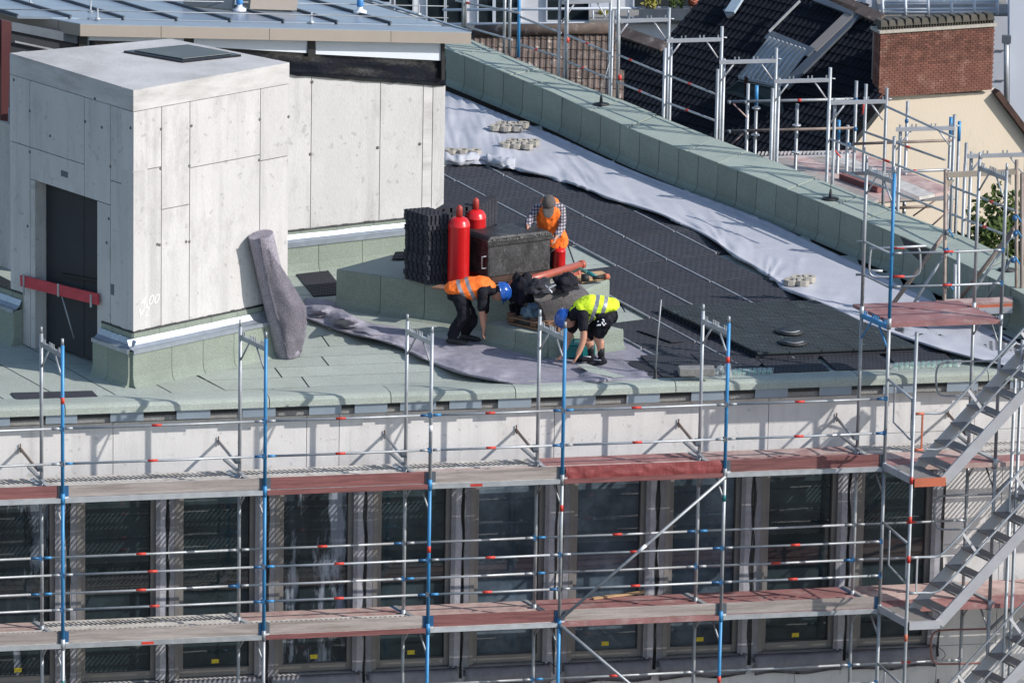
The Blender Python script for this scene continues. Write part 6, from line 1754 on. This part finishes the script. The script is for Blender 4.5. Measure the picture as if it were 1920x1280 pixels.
# ------------------------------------------------------------------ houses behind
E_ = Vector((1, -1.08, 0)).normalized(); RK = Vector((.734, .68, .75)).normalized()
# big dark tiled roof
Yh = 24.0
O3 = PY(1450, 200, Yh)
DH = thing('dark_roof_house', 'house with large black tiled roof, corrugated dormer and cream gable wall', 'house', PY(1500, 480, Yh))
nD = E_.cross(RK).normalized()
if nD.z < 0: nD = -nD
polyD = [(1325, -10), (1575, -10), (1650, 34), (1660, 90), (1655, 180), (1590, 262), (1560, 300), (1500, 310), (1400, 300), (1250, 240), (1120, 175), (1165, 210), (1130, 150), (1145, 58), (1200, 75), (1240, 90)]
def PD(u_, v_, o=0): return PP(u_, v_, O3 + nD * o, nD)
pts = [PD(*p) for p in polyD]; 
MB().prism([p - nD * .12 for p in pts], -nD * .1).build('roof_underlay', M_BITU, DH)
def tile_mesh(e, r, w, l):
    s_ = MB(); n_ = e.cross(r).normalized(); n_ = n_ if n_.z > 0 else -n_
    k_ = w / .30; prof = [(0, .0), (.16, .045 * k_), (.34, .06 * k_), (.5, .04 * k_), (.62, .012 * k_), (1.0, .012 * k_)]
    a = [e * (w * x) + n_ * (h + .018) for x, h in prof]; b = [e * (w * x) + n_ * (h) + r * l * 1.06 for x, h in prof]; a0 = [e * (w * x) + n_ * (h - .0) for x, h in prof]
    m_ = len(prof); s_.add(a + b + a0, [(i, i + 1, m_ + i + 1, m_ + i) for i in range(m_ - 1)] + [(i, 2 * m_ + i, 2 * m_ + i + 1, i + 1) for i in range(m_ - 1)])
    return s_
def lay(poly, O, e, r, w, l, mt, parent, PF, lim=300):
    n_ = e.cross(r).normalized(); n_ = n_ if n_.z > 0 else -n_
    # parameters of polygon corners
    cs = [PF(*p) for p in poly]
    xs = [(c - O).dot(e) for c in cs]
    er = e.dot(r); 
    def coord(c):
        d = c - O; rr = r - e * e.dot(r); y = d.dot(rr) / rr.dot(rr); x = d.dot(e) - y * er; return x, y
    cc = [coord(c) for c in cs]
    tm_ = tile_mesh(e, r, w, l).build('roof_tile', mt, parent, org=Vector((0, 0, 0)))
    spots = []
    for i in range(int(min(c[0] for c in cc) / w) - 1, int(max(c[0] for c in cc) / w) + 2):
        for j in range(int(min(c[1] for c in cc) / l) - 1, int(max(c[1] for c in cc) / l) + 2):
            p = O + e * (i * w) + r * (j * l); u_, v_ = proj(p + e * w / 2 + r * l / 2)
            if -10 < v_ and inpoly(u_, v_, poly): spots.append((p, v_))
    spots.sort(key=lambda q: -q[1])
    print('tiles', len(spots))
    for k, (p, v_) in enumerate(spots[:lim]):
        a = tm_ if k == 0 else tm_.copy()
        if k: COL.objects.link(a); a.parent = parent
        a.location = p - ORG[parent.name]
    if len(spots) > lim:
        s_ = MB(); base = tile_mesh(e, r, w, l)
        for p, v_ in spots[lim:]: s_.add([x + p + n_ * random.uniform(0, .006) for x in base.v], base.f)
        stuff(s_.build('roof_tiles', mt, parent))
def clampY(r): return r
lay(polyD, O3, E_, RK, .12, .205, M_TILEB, DH, PD)
# verge trim along the ridge, batten strip, valley flashings
def strip(a, b, w, mt, name, o=.09, par=None, PF=PD, th=.05):
    pa, pb = PF(*a, o), PF(*b, o); MB().bar(pa, pb, w, th, up=nD).build(name, mt, par or DH)
strip((1560, -6), (1652, 36), .22, M_TILER, 'ridge_capping', .12)
strip((1524, 95), (1600, 22), .24, M_FASCIA, 'pale_flashing', .1)
strip((1470, 165), (1612, 22), .22, M_LEAD, 'valley_flashing', .09)
strip((1440, 66), (1522, 100), .20, M_LEAD, 'step_flashing', .12)
strip((1530, -4), (1604, 24), .18, M_LEAD, 'step_flashing', .12)
strip((1368, 24), (1386, -4), .22, mat('pale_skylight', (.42, .50, .56), .3), 'roof_window', .12)
strip((1360, 27), (1372, 20), .26, M_LEAD, 'roof_window_apron', .11)
strip((1442, 60), (1500, 2), .015, M_ZINC, 'wire', .2)
# dormer
MB().prism([PD(1384, 148, .5), PD(1440, 76, .9), PD(1512, 100, .9), PD(1462, 165, .5)], (0, 0, .05)).build('dormer_sheet', M_CORR, DH)
for k in range(9):
    f_ = (k + .5) / 9
    a = lerp(PD(1384, 148, .5), PD(1462, 165, .5), f_); b = lerp(PD(1440, 76, .9), PD(1512, 100, .9), f_)
    MB().bar(a + Z * .07, b + Z * .07, .035, .05).build('sheet_rib', M_ZINC, DH)
MB().prism([PD(1384, 152, .45), PD(1462, 167, .45), PD(1470, 210, .1), PD(1358, 172, .1)], (0, .04, 0)).build('dormer_cheek', mat('slate_glass', (.05, .075, .085), .35), DH)
MB().bar(PD(1401, 145, .55), PD(1401, 180, .1) , .10, .08, up=Y).build('dormer_post', M_RUST, DH)
# reflections and ladder-like pale bits on the roof
# cream gable
yC1 = 23.6
gN = Vector((.36, -.93, 0)).normalized(); gO = PY(1755, 180, yC1)
c1 = lambda u_, v_, dy=0: PP(u_, v_, gO - gN * dy, gN)
MB().prism([c1(1644, 181), c1(1868, 173), c1(1925, 248), c1(1990, 330), c1(1990, 760), c1(1300, 760), c1(1560, 300), c1(1592, 262)], (0, .35, 0)).build('gable_wall', M_CREAM, DH)
MB().bar(c1(1866, 171, -.05), c1(1990, 335, -.05), .20, .10).build('verge_trim', M_RUST, DH)
MB().bar(c1(1646, 180, -.05), c1(1575, 285, -.05), .20, .07).build('verge_trim', M_RUST, DH)
# brick chimney
CH = thing('brick_chimney', 'broad red brick chimney with clay capping stones above the cream gable', 'chimney', c1(1755, 180, -.1))
yk = yC1 - .12
k1 = lambda u_, v_, dy=0: PY(u_, v_, yk + dy)
x0, x1 = k1(1638, 120).x, k1(1874, 120).x; z0_, z1_ = k1(1756, 176).z, k1(1756, 56).z
MB().hexa([(x0 + .01, yk + .015, z0_), (x1 - .01, yk + .015, z0_), (x1 - .01, yk + .35, z0_), (x0 + .01, yk + .35, z0_)], [(x0 + .01, yk + .015, z1_), (x1 - .01, yk + .015, z1_), (x1 - .01, yk + .35, z1_), (x0 + .01, yk + .35, z1_)]).build('mortar_core', M_MORTAR, CH)
bl, bh = .10, .042
rows_n = int((z1_ - z0_) / bh); bmp = MB().hexa([(0.004, 0, .004), (bl - .004, 0, .004), (bl - .004, .04, .004), (0.004, .04, .004)], [(0.004, 0, bh - .004), (bl - .004, 0, bh - .004), (bl - .004, .04, bh - .004), (0.004, .04, bh - .004)])
bp = bmp.build('brick', M_BRICK, CH, org=Vector((0, 0, 0)))
k = 0; rest = MB()
for r_ in range(rows_n - 1, -1, -1):
    x = x0 - (bl / 2 if r_ % 2 else 0)
    while x < x1 - .02:
        xa = max(x, x0); p = Vector((xa, yk + random.uniform(-.004, .003), z0_ + r_ * bh))
        if xa + bl <= x1 + .03 and xa == x and k < 300:
            o = bp if k == 0 else bp.copy()
            if k: COL.objects.link(o); o.parent = CH
            o.location = p - ORG[CH.name]; k += 1
        else:
            w_ = min(bl, x + bl - xa, x1 - xa)
            if w_ > .01: rest.hexa([p + Vector(q) for q in ((.004, 0, .004), (w_ - .004, 0, .004), (w_ - .004, .04, .004), (.004, .04, .004))], [p + Vector(q) for q in ((.004, 0, bh - .004), (w_ - .004, 0, bh - .004), (w_ - .004, .04, bh - .004), (.004, .04, bh - .004))])
        x += bl
for r_ in range(rows_n):
    for q in range(2):
        yy = yk + .02 + q * .125; rest.hexa([(x0 - .008, yy, z0_ + r_ * bh + .004), (x0 + .02, yy, z0_ + r_ * bh + .004), (x0 + .02, yy + .115, z0_ + r_ * bh + .004), (x0 - .008, yy + .115, z0_ + r_ * bh + .004)], [(x0 - .008, yy, z0_ + r_ * bh + bh - .004), (x0 + .02, yy, z0_ + r_ * bh + bh - .004), (x0 + .02, yy + .115, z0_ + r_ * bh + bh - .004), (x0 - .008, yy + .115, z0_ + r_ * bh + bh - .004)])
stuff(rest.build('bricks', M_BRICK, CH))
MB().hexa([(x0 - .03, yk - .03, z1_), (x1 + .03, yk - .03, z1_), (x1 + .03, yk + .38, z1_), (x0 - .03, yk + .38, z1_)], [(x0 - .03, yk - .03, z1_ + .05), (x1 + .03, yk - .03, z1_ + .05), (x1 + .03, yk + .38, z1_ + .05), (x0 - .03, yk + .38, z1_ + .05)]).build('pale_coping', M_BLOCKC, CH)
for q in range(14):
    cx = lerp(x0, x1, (q + .5) / 14); w_ = (x1 - x0) / 14 * .46
    s_ = MB(); zt0_ = z1_ + .05
    s_.hexa([(cx - w_, yk, zt0_ + .06), (cx + w_, yk, zt0_ + .06), (cx + w_, yk + .34, zt0_ + .06), (cx - w_, yk + .34, zt0_ + .06)], [(cx - w_ * .7, yk + .05, zt0_ + .16), (cx + w_ * .7, yk + .05, zt0_ + .16), (cx + w_ * .7, yk + .28, zt0_ + .16), (cx - w_ * .7, yk + .28, zt0_ + .16)])
    for t_ in (-.7, 0, .7): s_.box((cx + w_ * t_, yk + .1, zt0_ + .03), Vector((w_ * .13, 0, 0)), Vector((0, .08, 0)), Z * .03)
    s_.build('capping_tile', mat('dirty_clay', (.085, .075, .06), .9, var=.3, objrand=.2), CH)

CH.rotation_euler.z = math.atan2(.36, .93)
# brown tiled roof on the left of it
BH = thing('brown_roof_house', 'small house with lichen spotted brown pantile roof behind the parapet', 'house', PY(1000, 200, 21))
O4 = PY(1000, 110, 21); Eb = Vector((1, -.06, 0)).normalized(); Rb = Vector((.02, .78, .62)).normalized(); nB = Eb.cross(Rb).normalized()
if nB.z < 0: nB = -nB
PB_ = lambda u_, v_, o=0: PP(u_, v_, O4 + nB * o, nB)
polyB = [(868, 62), (960, 57), (1145, 54), (1160, 75), (1170, 210), (1060, 175), (960, 120), (860, 80)]
MB().prism([PB_(*p) - nB * .1 for p in polyB], -nB * .1).build('roof_underlay', M_BITU, BH)
lay(polyB, O4, Eb, Rb, .105, .21, M_TILER, BH, PB_)
MB().tube([PB_(890, 58, .1), PB_(1148, 53, .1)], .10, 10).build('ridge_capping', M_TILER, BH)
strip((1150, 55), (1246, 88), .22, M_TILER, 'ridge_capping', .14)
# lower brownish tiled patch catching the sun
# white apartment house behind
WH = thing('white_apartment_house', 'white rendered apartment house with dark windows and balconies at the top edge', 'house', PY(1100, 300, 34))
yw = 34.0
w1 = lambda u_, v_, dy=0: PY(u_, v_, yw + dy)
def wq(u0_, v0_, u1_, v1_, mt, name, dy=0, th=.1, par=None):
    return MB().prism([w1(u0_, v0_, dy), w1(u1_, v0_, dy), w1(u1_, v1_, dy), w1(u0_, v1_, dy)], (0, th, 0)).build(name, mt, par or WH)
wq(760, -140, 1420, 150, M_STUCCO, 'wall', 0, .5); wq(720, 150, 1420, 700, M_STUCCO, 'lower_wall', .1, .5)
def win(u0_, v0_, u1_, v1_, n=1, par=None, cur=False):
    par = par or WH
    f = thing('window', '', 'x', w1(u0_, v1_)); del f['label']; del f['category']; f.parent = par; f.location = w1(u0_, v1_) - ORG[par.name]
    ww = (u1_ - u0_) / n
    for k in range(n):
        wq(u0_ + k * ww + 1, v0_ + 1, u0_ + (k + 1) * ww - 1, v1_ - 1, M_DARKGL, 'pane', -.02, .02, f)
        wq(u0_ + k * ww - 1.5, v0_ - 2, u0_ + k * ww + 1.5, v1_ + 1, M_WPANEL, 'frame', -.06, .05, f)
    wq(u1_ - 1.5, v0_ - 2, u1_ + 1.5, v1_ + 1, M_WPANEL, 'frame', -.06, .05, f); wq(u0_, v1_ - 1, u1_, v1_ + 2, M_WPANEL, 'frame', -.065, .05, f)
    if cur: wq(u0_ + 3, v0_, u0_ + ww * .7, v1_ - 2, M_CURT, 'curtain', -.035, .01, f)
for a in ((700, -30, 732, 6), (740, -30, 775, 22), (800, -30, 834, 42, 1), (836, -30, 870, 50, 1), (896, -30, 925, 50), (928, -30, 975, 52, 1), (1025, -30, 1105, 40, 2), (1188, -40, 1304, 34, 3)): win(*a)
wq(760, 46, 1110, 58, M_GBLOCK, 'sill_band', -.15, .2); wq(1105, 38, 1320, 46, M_GBLOCK, 'balcony_slab', -1.2, 1.3)
wq(1105, 46, 1310, 95, M_STUCCO, 'balcony_wall', -.9, .1); wq(1108, -20, 1145, 40, M_STUCCOG, 'grey_shutter', -.05, .05)
for v_ in (17, 44): MB().tube([w1(830, v_ + 2, -1.1), w1(1320, v_ - 2, -1.1)], .03, 6).build('balcony_rail', M_WPANEL, WH)
for k in range(10): MB().tube([w1(1112 + k * 22, 16, -1.1), w1(1112 + k * 22, 42, -1.1)], .018, 6).build('baluster', M_WPANEL, WH)
def leaves(c, rx, ry, rz, n, mt, name, parent, sz=.05, seed=0):
    rnd = random.Random(seed); s_ = MB()
    for _ in range(n):
        while True:
            d = Vector((rnd.uniform(-1, 1), rnd.uniform(-1, 1), rnd.uniform(-1, 1)))
            if d.length < 1: break
        q_ = noise.noise(d * 2.2 + Vector((seed, 0, 0)))
        if q_ < -.12: continue
        d *= .8 + .5 * q_
        p = c + Vector((d.x * rx, d.y * ry, d.z * rz)); a = Vector((rnd.gauss(0, 1), rnd.gauss(0, 1), rnd.gauss(0, 1))).normalized(); b = a.orthogonal().normalized(); k_ = sz * rnd.uniform(.6, 1.4)
        s_.add([p - a * k_, p + b * k_ * .5, p + a * k_, p - b * k_ * .5], [(0, 1, 2, 3)])
    return s_.build(name, mt, parent)
for k, (u_, v_, w_, lab, mt, mt2) in enumerate(((1222, 26, 22, 'dark balcony planter box with a bright green bush on the white house', M_LEAFY, 0), (1266, 26, 22, 'second dark balcony planter with low green sprigs', M_LEAF, 0), (1300, 26, 12, 'balcony planter with reddish flowers beside the dark roof', mat('rust_flowers', (.30, .09, .05), .8), 0))):
    c_ = w1(u_, v_, -1.2); t_ = thing('balcony_planter', lab, 'planter', c_, 'planter boxes on the white balcony')
    MB().box(c_, Vector((w_ / 90, 0, 0)), Vector((0, .12, 0)), Z * .11).build('box', M_LEAD, t_)
    leaves(c_ + Z * .25, w_ / 95 * .8, .15, .18, 200, mt, 'foliage', t_, .05, k)
t_ = thing('balcony_shrub', 'yellow green shrub on the white house terrace behind the scaffold', 'shrub', w1(1131, 42, -.6)); leaves(w1(1131, 30, -.6), .14, .15, .18, 260, M_LEAFY, 'foliage', t_, .05, 9)
MB().lathe(w1(1131, 42, -.6), [(.08, 0), (.1, .1)], 10).build('pot', M_RUST, t_)
# pale blue house at the top right
BG = thing('pale_blue_house', 'pale blue grey house with balcony and downpipe at the top right corner', 'house', PY(1850, 300, 36))
def bq(u0_, v0_, u1_, v1_, mt, name, y_, th=.1): return MB().prism([PY(u0_, v0_, y_), PY(u1_, v0_, y_), PY(u1_, v1_, y_), PY(u0_, v1_, y_)], (0, th, 0)).build(name, mt, BG)
bq(1540, -120, 1900, 560, M_STUCCOG, 'wall', 30, .5); bq(1893, -120, 2250, 560, M_STUCCOG, 'side_wall', 28, .5)
bq(1660, -40, 1872, 26, M_DARKGL, 'glazing', 29.9, .05)
for k, u_ in enumerate((1680, 1692, 1728, 1776)): bq(u_, -40, u_ + 14, 26, M_CURT, 'curtain', 29.86, .02)
for u_ in (1658, 1686, 1722, 1768, 1790, 1800, 1871): bq(u_, -40, u_ + 4, 27, M_WPANEL, 'frame', 29.8, .05)
bq(1650, 26, 1895, 31, M_GBLOCK, 'balcony_slab', 28.6, 1.3)
for v_ in (4, 8, 18, 24): MB().tube([PY(1652, v_, 28.6), PY(1872, v_ - 2, 28.6)], .022, 6).build('balcony_rail', M_WPANEL, BG)
for k in range(6): MB().tube([PY(1655 + k * 43, 0, 28.6), PY(1655 + k * 43, 28, 28.6)], .03, 6).build('baluster', M_WPANEL, BG)
MB().tube([PY(1887, 190, 27.9), PY(1887, 78, 27.9)], .05, 10).build('downpipe', M_ZINC, BG); MB().box(PY(1887, 74, 27.9), Vector((.08, 0, 0)), Vector((0, .06, 0)), Z * .07).build('rain_head', M_LEAD, BG)
for v_ in (94, 150): bq(1868, v_, 1884, v_ + 1.5, M_GBLOCK, 'joint_line', 29.97, .05)
# trees at the right
def tree(u_, v_, y_, rx, rz, label, seed, n=2600):
    c_ = PY(u_, v_, y_); t_ = thing('leafy_tree', label, 'tree', Vector((c_.x, c_.y, -16)))
    MB().tube([Vector((c_.x, c_.y, -16)), Vector((c_.x + .1, c_.y, (c_.z - 16) / 2)), c_], [.22, .16, .06], 8).build('trunk', M_BARK, t_)
    for q in range(7):
        a = q * 2.4; MB().tube([c_ - Z * rz * .8, c_ + Vector((math.cos(a) * rx * .7, math.sin(a) * rx * .7, rz * (.3 + .1 * q) - rz * .5))], [.04, .012], 5).build('limb', M_BARK, t_)
    leaves(c_, rx, rx, rz, n, M_LEAF, 'crown', t_, .065, seed)
tree(1895, 455, 18.5, .95, .95, 'green leafy tree against the cream gable at the right edge', 5, 3600)
tree(1838, 500, 18.2, .45, .55, 'lower green tree crown left of the bigger tree, just above the parapet', 6, 1200)
tree(1806, 455, 18.8, .22, .16, 'small tip of a tree showing over the parapet before the cream wall', 7, 350)
